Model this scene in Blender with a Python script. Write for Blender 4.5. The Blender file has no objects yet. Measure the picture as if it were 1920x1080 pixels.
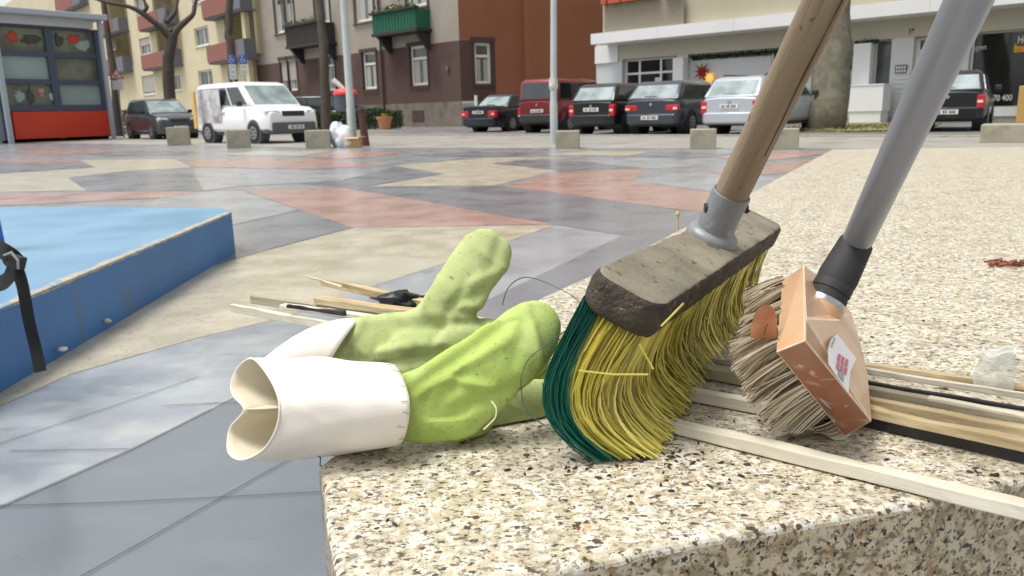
import bpy, bmesh, math, random
from mathutils import Vector as V, Matrix, noise
random.seed(7)
PI = math.pi
scene = bpy.context.scene
COL = scene.collection

# ------------------------------------------------------------------ camera
F = 1500.0                      # focal length in pixels of a 1920 wide frame
TH = math.atan(331 / F)         # pitch down
RHO = math.atan(0.0247)         # slight roll
CZ = 0.75                       # eye height over the plaza
O = V((0, 0, CZ))
R0 = V((1, 0, 0)); U0 = V((0, math.sin(TH), math.cos(TH))); FW = V((0, math.cos(TH), -math.sin(TH)))
RC = R0 * math.cos(RHO) - U0 * math.sin(RHO)
UC = U0 * math.cos(RHO) + R0 * math.sin(RHO)
cam_d = bpy.data.cameras.new('camera'); cam = bpy.data.objects.new('camera', cam_d); COL.objects.link(cam)
M3 = Matrix((RC, UC, -FW)).transposed()
cam.matrix_world = Matrix.Translation(O) @ M3.to_4x4()
cam_d.sensor_width = 36.0; cam_d.lens = 36.0 * F / 1920
cam_d.clip_start = 0.02; cam_d.clip_end = 1000
cam_d.dof.use_dof = True; cam_d.dof.focus_distance = 0.56; cam_d.dof.aperture_fstop = 24.0
scene.camera = cam

# ------------------------------------------------------------------ light
SUN_EL, SUN_AZ = math.radians(70), math.radians(-100)    # azimuth from +Y towards +X
w = bpy.data.worlds.new('World'); scene.world = w; w.use_nodes = True
nt = w.node_tree; nt.nodes.clear()
sky = nt.nodes.new('ShaderNodeTexSky'); sky.sky_type = 'NISHITA'; sky.sun_disc = False
sky.sun_elevation = SUN_EL; sky.sun_rotation = SUN_AZ; sky.air_density = 1.0; sky.dust_density = 3.0
hs = nt.nodes.new('ShaderNodeHueSaturation'); hs.inputs['Saturation'].default_value = 0.12
bg = nt.nodes.new('ShaderNodeBackground'); bg.inputs['Strength'].default_value = 0.135
wo = nt.nodes.new('ShaderNodeOutputWorld')
nt.links.new(sky.outputs[0], hs.inputs['Color']); nt.links.new(hs.outputs[0], bg.inputs['Color']); nt.links.new(bg.outputs[0], wo.inputs['Surface'])
sd = bpy.data.lights.new('sun', 'SUN'); sd.energy = 1.9; sd.angle = math.radians(22); sd.color = (1, 0.97, 0.92)
so = bpy.data.objects.new('sun', sd); COL.objects.link(so)
sdir = V((math.sin(SUN_AZ) * math.cos(SUN_EL), math.cos(SUN_AZ) * math.cos(SUN_EL), math.sin(SUN_EL)))
so.rotation_euler = sdir.to_track_quat('Z', 'Y').to_euler(); so.location = sdir * 50
scene.view_settings.view_transform = 'Standard'; scene.view_settings.look = 'None'
scene.view_settings.exposure = 0.62; scene.view_settings.gamma = 1.0
scene.render.engine = 'CYCLES'

# ------------------------------------------------------------------ geometry helpers
def ray(u, v): return FW + RC * ((u - 960) / F) + UC * ((540 - v) / F)
def at(u, v, t): return O + ray(u, v) * t
def gz(u, v, z=0.0):
    r = ray(u, v); return O + r * ((z - CZ) / r.z)
def px(n, t): return n * t / F
def hor(u): return 209 - 0.0247 * (u - 960)
def xy(u, D):
    p = at(u, hor(u), D); return V((p.x, p.y, 0))

def tag(o, label=None, cat=None, group=None, kind=None):
    if label: o['label'] = label
    if cat: o['category'] = cat
    if group: o['group'] = group
    if kind: o['kind'] = kind
    return o
def empty(name, loc, label, cat, group=None, rz=0):
    o = bpy.data.objects.new(name, None); COL.objects.link(o); o.location = loc; o.rotation_euler = (0, 0, rz)
    o.empty_display_size = 0.1
    return tag(o, label, cat, group)

class MB:
    def __init__(s): s.v = []; s.f = []; s.m = []
    def add(s, vs, fs, mi=0):
        b = len(s.v); s.v += [tuple(p) for p in vs]; s.f += [tuple(b + i for i in f) for f in fs]; s.m += [mi] * len(fs); return s
    def quad(s, a, b, c, d, mi=0): return s.add([a, b, c, d], [(0, 1, 2, 3)], mi)
    def hexa(s, p, mi=0):   # p: 4 bottom (ccw) + 4 top
        return s.add(p, [(3, 2, 1, 0), (4, 5, 6, 7), (0, 1, 5, 4), (1, 2, 6, 5), (2, 3, 7, 6), (3, 0, 4, 7)], mi)
    def box(s, x0, x1, y0, y1, z0, z1, mi=0):
        return s.hexa([(x0, y0, z0), (x1, y0, z0), (x1, y1, z0), (x0, y1, z0), (x0, y0, z1), (x1, y0, z1), (x1, y1, z1), (x0, y1, z1)], mi)
    def prism(s, pts, z0, z1, mi=0):
        n = len(pts); vs = [(p[0], p[1], z0) for p in pts] + [(p[0], p[1], z1) for p in pts]
        fs = [tuple(range(n))[::-1], tuple(range(n, 2 * n))] + [(i, (i + 1) % n, n + (i + 1) % n, n + i) for i in range(n)]
        return s.add(vs, fs, mi)
    def tube(s, pts, rads, seg=8, mi=0, cap=True, flat=None):
        pts = [V(p) for p in pts]; n = len(pts)
        if not hasattr(rads, '__len__'): rads = [rads] * n
        vs = []; up = None
        for i in range(n):
            d = (pts[min(i + 1, n - 1)] - pts[max(i - 1, 0)])
            if d.length < 1e-9: d = V((0, 0, 1))
            d.normalize()
            if up is None: up = V((0, 0, 1)) if abs(d.z) < .9 else V((1, 0, 0))
            a = d.cross(up)
            if a.length < 1e-6: a = d.orthogonal()
            a.normalize(); b = a.cross(d).normalized(); up = b
            for k in range(seg):
                an = 2 * PI * k / seg
                vs.append(pts[i] + (a * math.cos(an) + b * math.sin(an) * (flat or 1)) * rads[i])
        fs = [(i * seg + k, i * seg + (k + 1) % seg, (i + 1) * seg + (k + 1) % seg, (i + 1) * seg + k) for i in range(n - 1) for k in range(seg)]
        if cap: fs += [tuple(range(seg))[::-1], tuple((n - 1) * seg + k for k in range(seg))]
        return s.add(vs, fs, mi)
    def lathe(s, c, ax, prof, seg=24, mi=0):   # prof: (radius, height along ax)
        c = V(c); ax = V(ax).normalized(); a = ax.orthogonal().normalized(); b = ax.cross(a)
        vs = [c + ax * h + (a * math.cos(2 * PI * k / seg) + b * math.sin(2 * PI * k / seg)) * r for r, h in prof for k in range(seg)]
        n = len(prof)
        fs = [(i * seg + k, i * seg + (k + 1) % seg, (i + 1) * seg + (k + 1) % seg, (i + 1) * seg + k) for i in range(n - 1) for k in range(seg)]
        fs += [tuple(range(seg))[::-1], tuple((n - 1) * seg + k for k in range(seg))]
        return s.add(vs, fs, mi)
    def build(s, name, mat, parent=None, smooth=False, bevel=0, bseg=2, fixn=True, sharp=40, weld=False):
        me = bpy.data.meshes.new(name); me.from_pydata(s.v, [], s.f)
        mats = mat if isinstance(mat, (list, tuple)) else [mat]
        for m in mats: me.materials.append(m)
        if len(mats) > 1: me.polygons.foreach_set('material_index', s.m)
        if fixn or weld:
            bm = bmesh.new(); bm.from_mesh(me)
            if weld: bmesh.ops.remove_doubles(bm, verts=bm.verts, dist=1e-5)
            if fixn: bmesh.ops.recalc_face_normals(bm, faces=bm.faces)
            bm.to_mesh(me); bm.free()
        if smooth:
            me.polygons.foreach_set('use_smooth', [True] * len(me.polygons)); me.set_sharp_from_angle(angle=math.radians(sharp))
        me.update()
        o = bpy.data.objects.new(name, me); COL.objects.link(o)
        if parent is not None:
            o.parent = parent
        if bevel:
            md = o.modifiers.new('bevel', 'BEVEL'); md.width = bevel; md.segments = bseg; md.limit_method = 'ANGLE'; md.angle_limit = math.radians(35)
        return o
def world_child(o, root):      # geometry written in world space under an Empty that sits elsewhere
    o.parent = root
    o.matrix_parent_inverse = (Matrix.Translation(root.location) @ root.rotation_euler.to_matrix().to_4x4()).inverted()
    return o

# ------------------------------------------------------------------ materials
def nmat(name, c, rough=.6, metal=0, spec=.5, var=.12, scale=8, bump=0, bscale=None, c2=None, thr=(.4, .6), detail=4, coat=0, rvar=0, dist=.002, stretch=None):
    m = bpy.data.materials.new(name); m.use_nodes = True; t = m.node_tree; N = t.nodes; L = t.links
    b = N['Principled BSDF']; b.inputs['Roughness'].default_value = rough; b.inputs['Metallic'].default_value = metal
    b.inputs['Specular IOR Level'].default_value = spec; b.inputs['Coat Weight'].default_value = coat; b.inputs['Coat Roughness'].default_value = .05
    tc = N.new('ShaderNodeTexCoord'); src = tc.outputs['Object']
    if stretch:
        mp = N.new('ShaderNodeMapping'); mp.inputs['Scale'].default_value = stretch; L.new(src, mp.inputs[0]); src = mp.outputs[0]
    no = N.new('ShaderNodeTexNoise'); no.inputs['Scale'].default_value = scale; no.inputs['Detail'].default_value = detail; L.new(src, no.inputs['Vector'])
    rp = N.new('ShaderNodeValToRGB'); L.new(no.outputs['Fac'], rp.inputs[0])
    k = 1 - var; lo = c2 if c2 else tuple(x * k for x in c); hi = c if c2 else tuple(min(1, x * (1 + var)) for x in c)
    rp.color_ramp.elements[0].position = thr[0] if c2 else .3; rp.color_ramp.elements[1].position = thr[1] if c2 else .7
    rp.color_ramp.elements[0].color = (*lo, 1); rp.color_ramp.elements[1].color = (*hi, 1)
    L.new(rp.outputs[0], b.inputs['Base Color'])
    if rvar:
        mr = N.new('ShaderNodeMapRange'); mr.inputs['To Min'].default_value = max(.02, rough - rvar); mr.inputs['To Max'].default_value = rough + rvar
        mr.inputs['From Min'].default_value = .35; mr.inputs['From Max'].default_value = .65
        L.new(no.outputs['Fac'], mr.inputs[0]); L.new(mr.outputs[0], b.inputs['Roughness'])
    if bump:
        n2 = N.new('ShaderNodeTexNoise'); n2.inputs['Scale'].default_value = bscale or scale * 4; n2.inputs['Detail'].default_value = 3; L.new(src, n2.inputs['Vector'])
        bp = N.new('ShaderNodeBump'); bp.inputs['Strength'].default_value = bump; bp.inputs['Distance'].default_value = dist; L.new(n2.outputs['Fac'], bp.inputs['Height']); L.new(bp.outputs[0], b.inputs['Normal'])
    return m
def layer(m, c, scale, lo, hi, detail=3, kind='noise', stretch=None, amount=1.0):
    """mix a further colour over the base where a noise is above lo..hi"""
    t = m.node_tree; N = t.nodes; L = t.links; b = N['Principled BSDF']; old = b.inputs['Base Color'].links[0].from_socket
    tc = N.new('ShaderNodeTexCoord'); src = tc.outputs['Object']
    if stretch:
        mp = N.new('ShaderNodeMapping'); mp.inputs['Scale'].default_value = stretch; L.new(src, mp.inputs[0]); src = mp.outputs[0]
    if kind == 'noise':
        n = N.new('ShaderNodeTexNoise'); n.inputs['Scale'].default_value = scale; n.inputs['Detail'].default_value = detail; out = n.outputs['Fac']
        n.noise_dimensions = '4D'; n.inputs['W'].default_value = scale * .37 + lo * 91
    else:
        n = N.new('ShaderNodeTexVoronoi'); n.inputs['Scale'].default_value = scale; out = n.outputs['Distance']
    L.new(src, n.inputs['Vector'])
    mr = N.new('ShaderNodeMapRange'); mr.inputs['From Min'].default_value = lo; mr.inputs['From Max'].default_value = hi; mr.inputs['To Max'].default_value = amount
    L.new(out, mr.inputs[0]); mx = N.new('ShaderNodeMix'); mx.data_type = 'RGBA'
    L.new(mr.outputs[0], mx.inputs[0]); L.new(old, mx.inputs[6]); mx.inputs[7].default_value = (*c, 1); L.new(mx.outputs[2], b.inputs['Base Color'])
    return m
def srgb(r, g, b): return tuple((x / 255 / 12.92) if x / 255 <= .04045 else ((x / 255 + .055) / 1.055) ** 2.4 for x in (r, g, b))

M = {}
M['asphalt'] = layer(nmat('asphalt', srgb(132, 130, 126), .55, var=.12, scale=3, bump=.3, bscale=300, rvar=.1), srgb(108, 106, 102), .35, .45, .65)
M['street'] = nmat('street_surface', srgb(150, 146, 138), .45, var=.08, scale=1.2, rvar=.12)
M['carpark'] = layer(nmat('parking_surface', srgb(116, 115, 113), .5, var=.1, scale=2, rvar=.1), srgb(96, 95, 94), .8, .5, .6)
def stone(name, a, b2, c3=None, rough=.3, sc=2.2):
    m = nmat(name, a, rough, var=.05, scale=sc, c2=b2, thr=(.36, .66), detail=9, rvar=.07, bump=.04, bscale=120, dist=.001, coat=.7)
    m.node_tree.nodes['Principled BSDF'].inputs['Coat Roughness'].default_value = .24
    if c3: layer(m, c3, sc * 1.7, .52, .7, 8, stretch=(1, 2.0, 1), amount=.55)
    layer(m, tuple(x * .84 for x in b2), sc * 1.1, .56, .72, 9, stretch=(2, .9, 1), amount=.5)
    layer(m, tuple(x * .7 for x in a), 420, .56, .66, 3, amount=.35)
    layer(m, tuple(min(1, x * 1.3) for x in a), 260, .6, .7, 3, amount=.35)
    layer(m, tuple(x * .3 for x in b2), 60, .75, .765, 2, amount=.8)
    return m
M['slate'] = stone('slate', srgb(104, 111, 116), srgb(90, 97, 103), srgb(112, 118, 122))
M['slate_mid'] = stone('slate_mid', srgb(148, 150, 153), srgb(134, 137, 141), srgb(156, 158, 159))
M['slate_dark'] = stone('slate_dark', srgb(128, 130, 135), srgb(114, 117, 123), srgb(140, 141, 144))
M['slate_light'] = stone('slate_light', srgb(164, 166, 168), srgb(148, 151, 155))
M['marble_blue'] = stone('marble_blue', srgb(160, 165, 168), srgb(118, 125, 133), srgb(176, 174, 166), .32, 3.4)
layer(M['marble_blue'], srgb(92, 104, 120), 5, .6, .7, 9, stretch=(1, 2.5, 1), amount=.6)
M['cream'] = stone('cream_stone', srgb(188, 180, 158), srgb(164, 155, 132), srgb(198, 192, 174), .42, 4)
layer(M['cream'], srgb(122, 110, 86), 55, .54, .68, 8, amount=.5)
M['cream_light'] = stone('cream_stone_light', srgb(186, 180, 158), srgb(174, 167, 148), None, .36, 3)
M['pink'] = stone('pink_stone', srgb(180, 146, 135), srgb(164, 130, 120), srgb(186, 162, 153), .3, 2.5)
M['joint'] = nmat('joint', srgb(52, 52, 54), .9)
# granite: pale grains with brown, grey and black flecks
g = nmat('granite', srgb(216, 208, 190), .38, scale=170, c2=srgb(182, 172, 146), thr=(.42, .6), detail=3, rvar=.08, bump=.3, bscale=500, dist=.0008)
layer(g, srgb(208, 208, 204), 90, .56, .64, 3, amount=.6)
layer(g, srgb(172, 142, 98), 170, .61, .67, 3, amount=.6)
layer(g, srgb(124, 111, 92), 310, .55, .60, 4, amount=.85, stretch=(.85, 1.2, 1))
layer(g, srgb(66, 52, 42), 260, .575, .61, 4, amount=.95, stretch=(.85, 1.2, 1))
layer(g, srgb(54, 54, 60), 600, .62, .65, 3, amount=.85)
layer(g, srgb(112, 98, 80), 24, .54, .74, 6, amount=.45)
M['granite'] = g
gf = nmat('granite_broken_face', srgb(190, 176, 146), .3, scale=130, c2=srgb(150, 132, 100), thr=(.42, .56), detail=4, rvar=.1, bump=.6, bscale=110, dist=.002)
layer(gf, srgb(192, 182, 158), 90, .54, .6, 3)
layer(gf, srgb(146, 106, 66), 150, .59, .65, 3, amount=.8)
layer(gf, srgb(96, 84, 66), 300, .54, .59, 3, amount=.85)
layer(gf, srgb(40, 33, 28), 260, .585, .62, 4)
M['granite_face'] = gf
def wood(name, c, c2, rough=.6, st=(6, 60, 60), dirt=None):
    m = nmat(name, c, rough, c2=c2, thr=(.35, .65), scale=3, detail=6, stretch=st, bump=.3, bscale=8)
    if dirt: layer(m, dirt, 40, .58, .7, 4, amount=.7)
    return m
M['white_wood'] = nmat('pale_lath_wood', srgb(216, 210, 192), .6, c2=srgb(196, 188, 166), thr=(.35, .65), scale=6, detail=6, bump=.2, bscale=30, stretch=(1, 14, 14))
M['tan_wood'] = layer(layer(nmat('tan_lath_wood', srgb(208, 192, 154), .65, c2=srgb(184, 164, 122), thr=(.35, .65), scale=6, detail=7, bump=.4, bscale=30, stretch=(1, 14, 14)), srgb(150, 126, 88), 9, .56, .66, 6, amount=.6, stretch=(1, 9, 9)), srgb(226, 214, 184), 7, .58, .62, 3, amount=.8, stretch=(1, 6, 6))
M['old_wood'] = layer(nmat('weathered_lath_wood', srgb(176, 168, 146), .7, c2=srgb(150, 140, 114), thr=(.35, .65), scale=6, detail=7, bump=.4, bscale=30, stretch=(1, 14, 14)), srgb(86, 72, 58), 8, .58, .68, 5, amount=.75, stretch=(1, 8, 8))
M['black_plastic'] = nmat('black_plastic', (.012, .012, .013), .4, var=.3, scale=60)
M['strap_black'] = nmat('strap_webbing', (.012, .012, .014), .9, var=.3, scale=200)
M['black_rubber'] = nmat('black_rubber', (.02, .02, .02), .7, var=.3)
M['metal_grey'] = layer(nmat('dull_zinc', srgb(128, 131, 134), .5, metal=.15, var=.12, scale=60, bump=.2, bscale=300, rvar=.1), srgb(166, 168, 170), 90, .6, .68, amount=.5)
M['tube_grey'] = nmat('grey_painted_tube', srgb(146, 148, 154), .36, metal=.25, var=.03, scale=20, rvar=.04)
M['steel'] = nmat('steel', srgb(170, 172, 176), .3, metal=.9, var=.1, scale=80)
M['lacquer_wood'] = nmat('lacquered_beech', srgb(204, 166, 128), .35, c2=srgb(188, 148, 110), thr=(.3, .7), scale=12, detail=5, stretch=(1, 4, 1), coat=.3)
M['scuffed_wood'] = layer(layer(nmat('scuffed_brown_wood', srgb(160, 104, 74), .4, c2=srgb(140, 86, 58), thr=(.3, .7), scale=14, detail=5, coat=.3), srgb(196, 170, 148), 90, .57, .66, 6, stretch=(.4, 3, 2), amount=.55), srgb(210, 190, 170), 130, .66, .7, 3, amount=.6)
M['handle_wood'] = layer(layer(layer(nmat('old_handle_wood', srgb(154, 136, 114), .6, c2=srgb(124, 106, 84), thr=(.3, .7), scale=5, detail=9, bump=.35, bscale=40, stretch=(12, 12, 1)), srgb(108, 84, 60), 7, .56, .66, 7, amount=.6, stretch=(16, 16, 1)), srgb(76, 58, 42), 120, .7, .73, 1, amount=.7), srgb(112, 104, 62), 9, .52, .68, 4, amount=.45)
bh = nmat('dirty_broom_wood', srgb(138, 130, 112), .85, c2=srgb(110, 102, 86), thr=(.35, .65), scale=22, detail=7, bump=.5, bscale=260, dist=.002)
layer(bh, srgb(98, 112, 96), 14, .55, .68, 4, amount=.6); layer(bh, srgb(56, 48, 40), 120, .6, .66, 4, amount=.75)
M['broom_wood'] = bh
M['broom_dirt'] = layer(nmat('crusted_dirt_on_broom', srgb(76, 66, 56), .9, c2=srgb(52, 45, 38), thr=(.35, .65), scale=60, detail=6, bump=1, bscale=300, dist=.003), srgb(128, 118, 102), 150, .62, .68, 3, amount=.7)
M['yellow_bristle'] = layer(nmat('yellow_bristle', srgb(206, 196, 92), .5, c2=srgb(176, 162, 64), thr=(.35, .65), scale=25, detail=3), srgb(110, 98, 58), 45, .6, .7, 3, amount=.6)
M['yellow_bristle_deep'] = nmat('yellow_bristle_deep', srgb(168, 152, 58), .5, c2=srgb(128, 114, 52), thr=(.4, .65), scale=25)
M['yellow_bristle_pale'] = nmat('yellow_bristle_pale', srgb(222, 210, 112), .45, var=.05)
M['green_bristle'] = nmat('green_bristle', srgb(26, 96, 80), .45, c2=srgb(18, 74, 64), thr=(.35, .65), scale=25)
M['natural_bristle'] = nmat('natural_bristle', srgb(222, 212, 190), .6, c2=srgb(196, 182, 154), thr=(.35, .65), scale=40)
M['natural_bristle_brown'] = nmat('natural_bristle_brown', srgb(158, 138, 108), .6, c2=srgb(124, 104, 78), thr=(.35, .65), scale=40)
M['natural_bristle_dark'] = nmat('natural_bristle_dark', srgb(84, 68, 54), .6, var=.2, scale=40)
M['cuff'] = nmat('white_canvas', srgb(228, 222, 212), .95, var=.03, scale=14, bump=.25, bscale=600, dist=.0006)
M['cuff_in'] = nmat('canvas_lining', srgb(208, 198, 174), .95, var=.05, scale=20, bump=.2, bscale=500, dist=.0006)
gl = nmat('green_glove_suede', srgb(178, 198, 108), .9, c2=srgb(160, 182, 88), thr=(.3, .7), scale=30, detail=8, bump=.5, bscale=700, dist=.0007)
layer(gl, srgb(180, 186, 142), 20, .5, .66, 4, amount=.5); layer(gl, srgb(96, 104, 62), 55, .63, .72, 7, amount=.6); layer(gl, srgb(70, 76, 50), 260, .66, .72, 3, amount=.6); layer(gl, srgb(128, 142, 78), 120, .55, .7, 5, amount=.4)
M['glove'] = gl
gd = nmat('olive_glove_suede', srgb(184, 194, 136), .92, c2=srgb(166, 178, 114), thr=(.3, .7), scale=30, detail=8, bump=.5, bscale=700, dist=.0007)
layer(gd, srgb(104, 110, 72), 34, .58, .7, 7, amount=.6); layer(gd, srgb(84, 88, 62), 240, .65, .72, 3, amount=.6); layer(gd, srgb(134, 140, 100), 110, .54, .7, 5, amount=.45)
M['glove_olive'] = gd
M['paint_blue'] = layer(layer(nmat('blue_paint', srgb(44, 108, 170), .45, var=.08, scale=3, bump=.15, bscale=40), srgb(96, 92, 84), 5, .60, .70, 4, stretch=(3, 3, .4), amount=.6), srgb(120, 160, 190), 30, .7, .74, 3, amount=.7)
M['paint_blue_top'] = nmat('pale_blue_paint', srgb(116, 152, 176), .4, c2=srgb(96, 138, 168), thr=(.35, .65), scale=2.5, detail=6, rvar=.08)  # bench top drawn in a paler blue than its sides
M['worn'] = layer(layer(nmat('chipped_plaster', srgb(168, 162, 148), .8, var=.12, scale=30, bump=.6, bscale=120), srgb(112, 146, 172), 16, .52, .6, 6, amount=.8), srgb(104, 98, 86), 70, .58, .66, 4, amount=.7)
M['concrete'] = layer(nmat('concrete', srgb(160, 154, 136), .85, var=.1, scale=5, bump=.4, bscale=80), srgb(124, 122, 104), 3, .5, .68, 5, amount=.7)
M['galv'] = nmat('galvanised', srgb(176, 184, 182), .45, metal=.2, var=.06, scale=4)
M['bark'] = layer(nmat('bark', srgb(104, 98, 82), .9, var=.2, scale=5, bump=.8, bscale=30, dist=.03), srgb(118, 128, 104), 3, .5, .62, 5, amount=.6)
M['bark_dark'] = nmat('dark_bark', srgb(74, 66, 58), .9, var=.2, scale=6, bump=.6, bscale=30, dist=.03)
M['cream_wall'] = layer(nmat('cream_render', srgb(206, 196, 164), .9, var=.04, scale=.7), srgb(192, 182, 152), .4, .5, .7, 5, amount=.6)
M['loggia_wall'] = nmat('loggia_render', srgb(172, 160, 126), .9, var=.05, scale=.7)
M['brown_wall'] = layer(nmat('brown_render', srgb(88, 66, 60), .85, var=.06, scale=.8), srgb(78, 58, 54), .5, .48, .6, 4)
M['grey_wall'] = layer(nmat('grey_render', srgb(158, 150, 138), .9, var=.05, scale=.8), srgb(138, 130, 118), .35, .5, .68, 6, amount=.8)
M['orange_wall'] = layer(nmat('orange_render', srgb(146, 94, 68), .9, var=.04, scale=.5), srgb(134, 84, 60), .3, .5, .65, 5, amount=.6)
M['plinth'] = layer(nmat('sandstone_plinth', srgb(120, 110, 102), .9, var=.1, scale=2), srgb(98, 90, 84), 1.2, .5, .65, 5)
M['trim_brown'] = nmat('brown_trim', srgb(74, 58, 52), .8, var=.1)
M['white_frame'] = nmat('white_frame', srgb(224, 224, 220), .5, var=.03)
M['white_panel'] = nmat('white_panel', srgb(222, 222, 222), .45, var=.04, scale=.5)
M['grey_panel'] = nmat('grey_panel', srgb(198, 200, 202), .5, var=.05, scale=.8)
M['soffit'] = nmat('beige_band', srgb(184, 180, 164), .8, var=.04, scale=.5)
M['beige_wall'] = layer(nmat('beige_render', srgb(178, 170, 148), .9, var=.04, scale=.5), srgb(166, 158, 136), .5, .5, .7, 5, amount=.5)
M['glass'] = nmat('window_glass', srgb(60, 66, 66), .06, spec=.8, c2=srgb(96, 100, 98), thr=(.35, .65), scale=1.1, detail=2)
M['glass_dark'] = nmat('dark_glass', srgb(30, 34, 34), .05, spec=.8, var=.3, scale=1.3)
M['curtain'] = nmat('curtain_behind_glass', srgb(168, 170, 162), .25, var=.1, scale=3, stretch=(4, 4, .3))
M['shutter'] = nmat('roller_shutter', srgb(168, 164, 156), .7, var=.05, scale=3)
M['balcony_red'] = nmat('balcony_red', srgb(140, 90, 80), .8, var=.07, scale=1)
M['balcony_grey'] = nmat('balcony_grey', srgb(106, 108, 116), .7, var=.06)
M['green_panel'] = nmat('green_balcony_cloth', srgb(22, 92, 70), .7, var=.15, scale=3, stretch=(5, 5, .4))
M['dark_iron'] = nmat('dark_iron', srgb(48, 46, 44), .7, var=.15)
M['ribbed'] = nmat('ribbed_beige', srgb(160, 152, 134), .7, var=.05)
M['flowerbox'] = nmat('terracotta_box', srgb(176, 86, 58), .7, var=.1)
M['terracotta'] = nmat('terracotta', srgb(196, 132, 98), .8, var=.08)
M['leaf_green'] = nmat('leaf_green', (.045, .085, .03), .6, var=.4, scale=9)
M['leaf_yellow'] = nmat('leaf_yellow', srgb(176, 160, 48), .6, var=.3, scale=30)
M['verge'] = layer(nmat('verge_grass', srgb(112, 116, 72), .95, var=.2, scale=6, bump=.8, bscale=60), srgb(166, 150, 96), 9, .52, .6, 5)
M['kiosk_frame'] = nmat('kiosk_slate_frame', srgb(72, 82, 100), .5, var=.04)
M['kiosk_red'] = nmat('kiosk_red_panel', srgb(206, 64, 38), .5, var=.05, scale=1)
M['kiosk_roof'] = nmat('kiosk_roof_edge', srgb(168, 178, 186), .5, var=.04)
M['kiosk_glass'] = nmat('kiosk_blind_glass', srgb(146, 166, 164), .12, spec=.7, var=.08, scale=1.2)
M['kiosk_glass_b'] = nmat('kiosk_clear_glass', srgb(118, 124, 108), .12, spec=.7, c2=srgb(84, 92, 84), thr=(.35, .6), scale=1.0)
M['deco_red'] = nmat('red_decoration', srgb(186, 70, 52), .5, var=.1)
M['deco_dark'] = nmat('dark_decoration', srgb(72, 72, 66), .6, var=.2)
M['star_red'] = nmat('red_paper_star', srgb(164, 36, 34), .6, var=.15)
M['sign_blue'] = nmat('blue_sign', srgb(52, 96, 170), .4, var=.03)
M['sign_white'] = nmat('white_sign', srgb(208, 208, 206), .5, var=.03)
M['sign_red'] = nmat('red_sign', srgb(196, 60, 50), .4, var=.03)
M['ink'] = nmat('black_ink', (.02, .02, .02), .6)
M['bin_grey'] = nmat('bin_grey', srgb(78, 82, 94), .5, var=.05)
M['bin_red'] = nmat('bin_red', srgb(206, 66, 60), .5, var=.05)
M['paper'] = layer(nmat('newspaper', srgb(210, 208, 204), .8, var=.05), srgb(120, 118, 116), 30, .56, .62, 3)
M['bag_white'] = nmat('white_bag', srgb(222, 222, 228), .5, var=.04)
M['bag_blue'] = nmat('blue_bag', srgb(180, 186, 196), .5, c2=srgb(96, 128, 176), thr=(.45, .5), scale=5)
M['cardboard'] = nmat('cardboard', srgb(194, 156, 112), .85, var=.06)
M['yellow_metal'] = nmat('ochre_planter', srgb(186, 150, 86), .7, var=.06)
M['text_white'] = nmat('white_lettering', srgb(214, 214, 210), .5)
M['text_orange'] = nmat('orange_lettering', srgb(226, 158, 30), .5)
M['leaf_orange'] = nmat('dry_orange_leaf', srgb(150, 98, 62), .6, var=.15, scale=60, bump=.3, bscale=150)
M['label'] = nmat('white_label', srgb(222, 222, 226), .35, var=.02)
M['label_red'] = nmat('label_red_print', srgb(190, 70, 100), .4)
M['label_grey'] = nmat('label_grey_print', srgb(140, 144, 148), .4)
M['wire'] = nmat('green_wire', srgb(62, 92, 80), .4)
M['thread'] = nmat('pale_thread', srgb(206, 210, 170), .8)
mt = nmat('clear_plastic', srgb(226, 230, 224), .1, var=.04, scale=30); mt.node_tree.nodes['Principled BSDF'].inputs['Alpha'].default_value = .42
M['clear'] = mt
mg = nmat('lit_yellow_star', srgb(232, 176, 60), .6, var=.1)
mb = mg.node_tree.nodes['Principled BSDF']; mb.inputs['Emission Color'].default_value = (1, .55, .12, 1); mb.inputs['Emission Strength'].default_value = .5
M['star_lit'] = mg
def paint(name, c, rough=.28, metal=.3): return nmat(name, c, rough, metal=metal, var=.03, scale=2, coat=.6)
M['tyre'] = nmat('tyre', (.018, .018, .018), .8)
M['rim'] = nmat('rim', srgb(150, 152, 156), .35, metal=.7, var=.1, scale=10)
M['car_glass'] = nmat('car_glass', srgb(38, 44, 46), .05, spec=.9, var=.3, scale=1.5)
M['car_glass_light'] = nmat('car_glass_bright', srgb(150, 164, 164), .05, spec=.9, c2=srgb(104, 118, 118), thr=(.35, .65), scale=2.2)
M['tail'] = nmat('tail_lamp', srgb(190, 30, 34), .2, var=.1, coat=.5)
M['tail_white'] = nmat('tail_lamp_white', srgb(226, 200, 200), .2)
M['headlamp'] = nmat('headlamp', srgb(196, 202, 200), .12, var=.1, scale=9, coat=.5)
M['trim_black'] = nmat('black_car_trim', (.025, .026, .028), .55, var=.1)
M['trim_grey'] = nmat('grey_bumper', srgb(82, 84, 88), .6, var=.05)
M['plate'] = nmat('number_plate', srgb(214, 214, 212), .4)

def text(s, name, size, mat, W_, s0, z0, off, parent, sx=1.0, bold=0.0):
    cu = bpy.data.curves.new(name, 'FONT'); cu.body = s; cu.size = size; cu.extrude = .004; cu.offset = bold
    tmp = bpy.data.objects.new('tmp', cu); COL.objects.link(tmp)
    dg = bpy.context.evaluated_depsgraph_get(); me = bpy.data.meshes.new_from_object(tmp.evaluated_get(dg)); bpy.data.objects.remove(tmp)
    me.transform(Matrix.Diagonal((sx, 1, 1, 1)))
    me.materials.clear(); me.materials.append(mat)
    o = bpy.data.objects.new(name, me); COL.objects.link(o)
    p = W_.pt(s0, z0, off); Rm = Matrix((W_.d, V((0, 0, 1)), W_.n)).transposed().to_4x4()
    mw = Matrix.Translation(p) @ Rm
    me.transform(mw)
    if parent is not None: world_child(o, parent)
    return o

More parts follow.
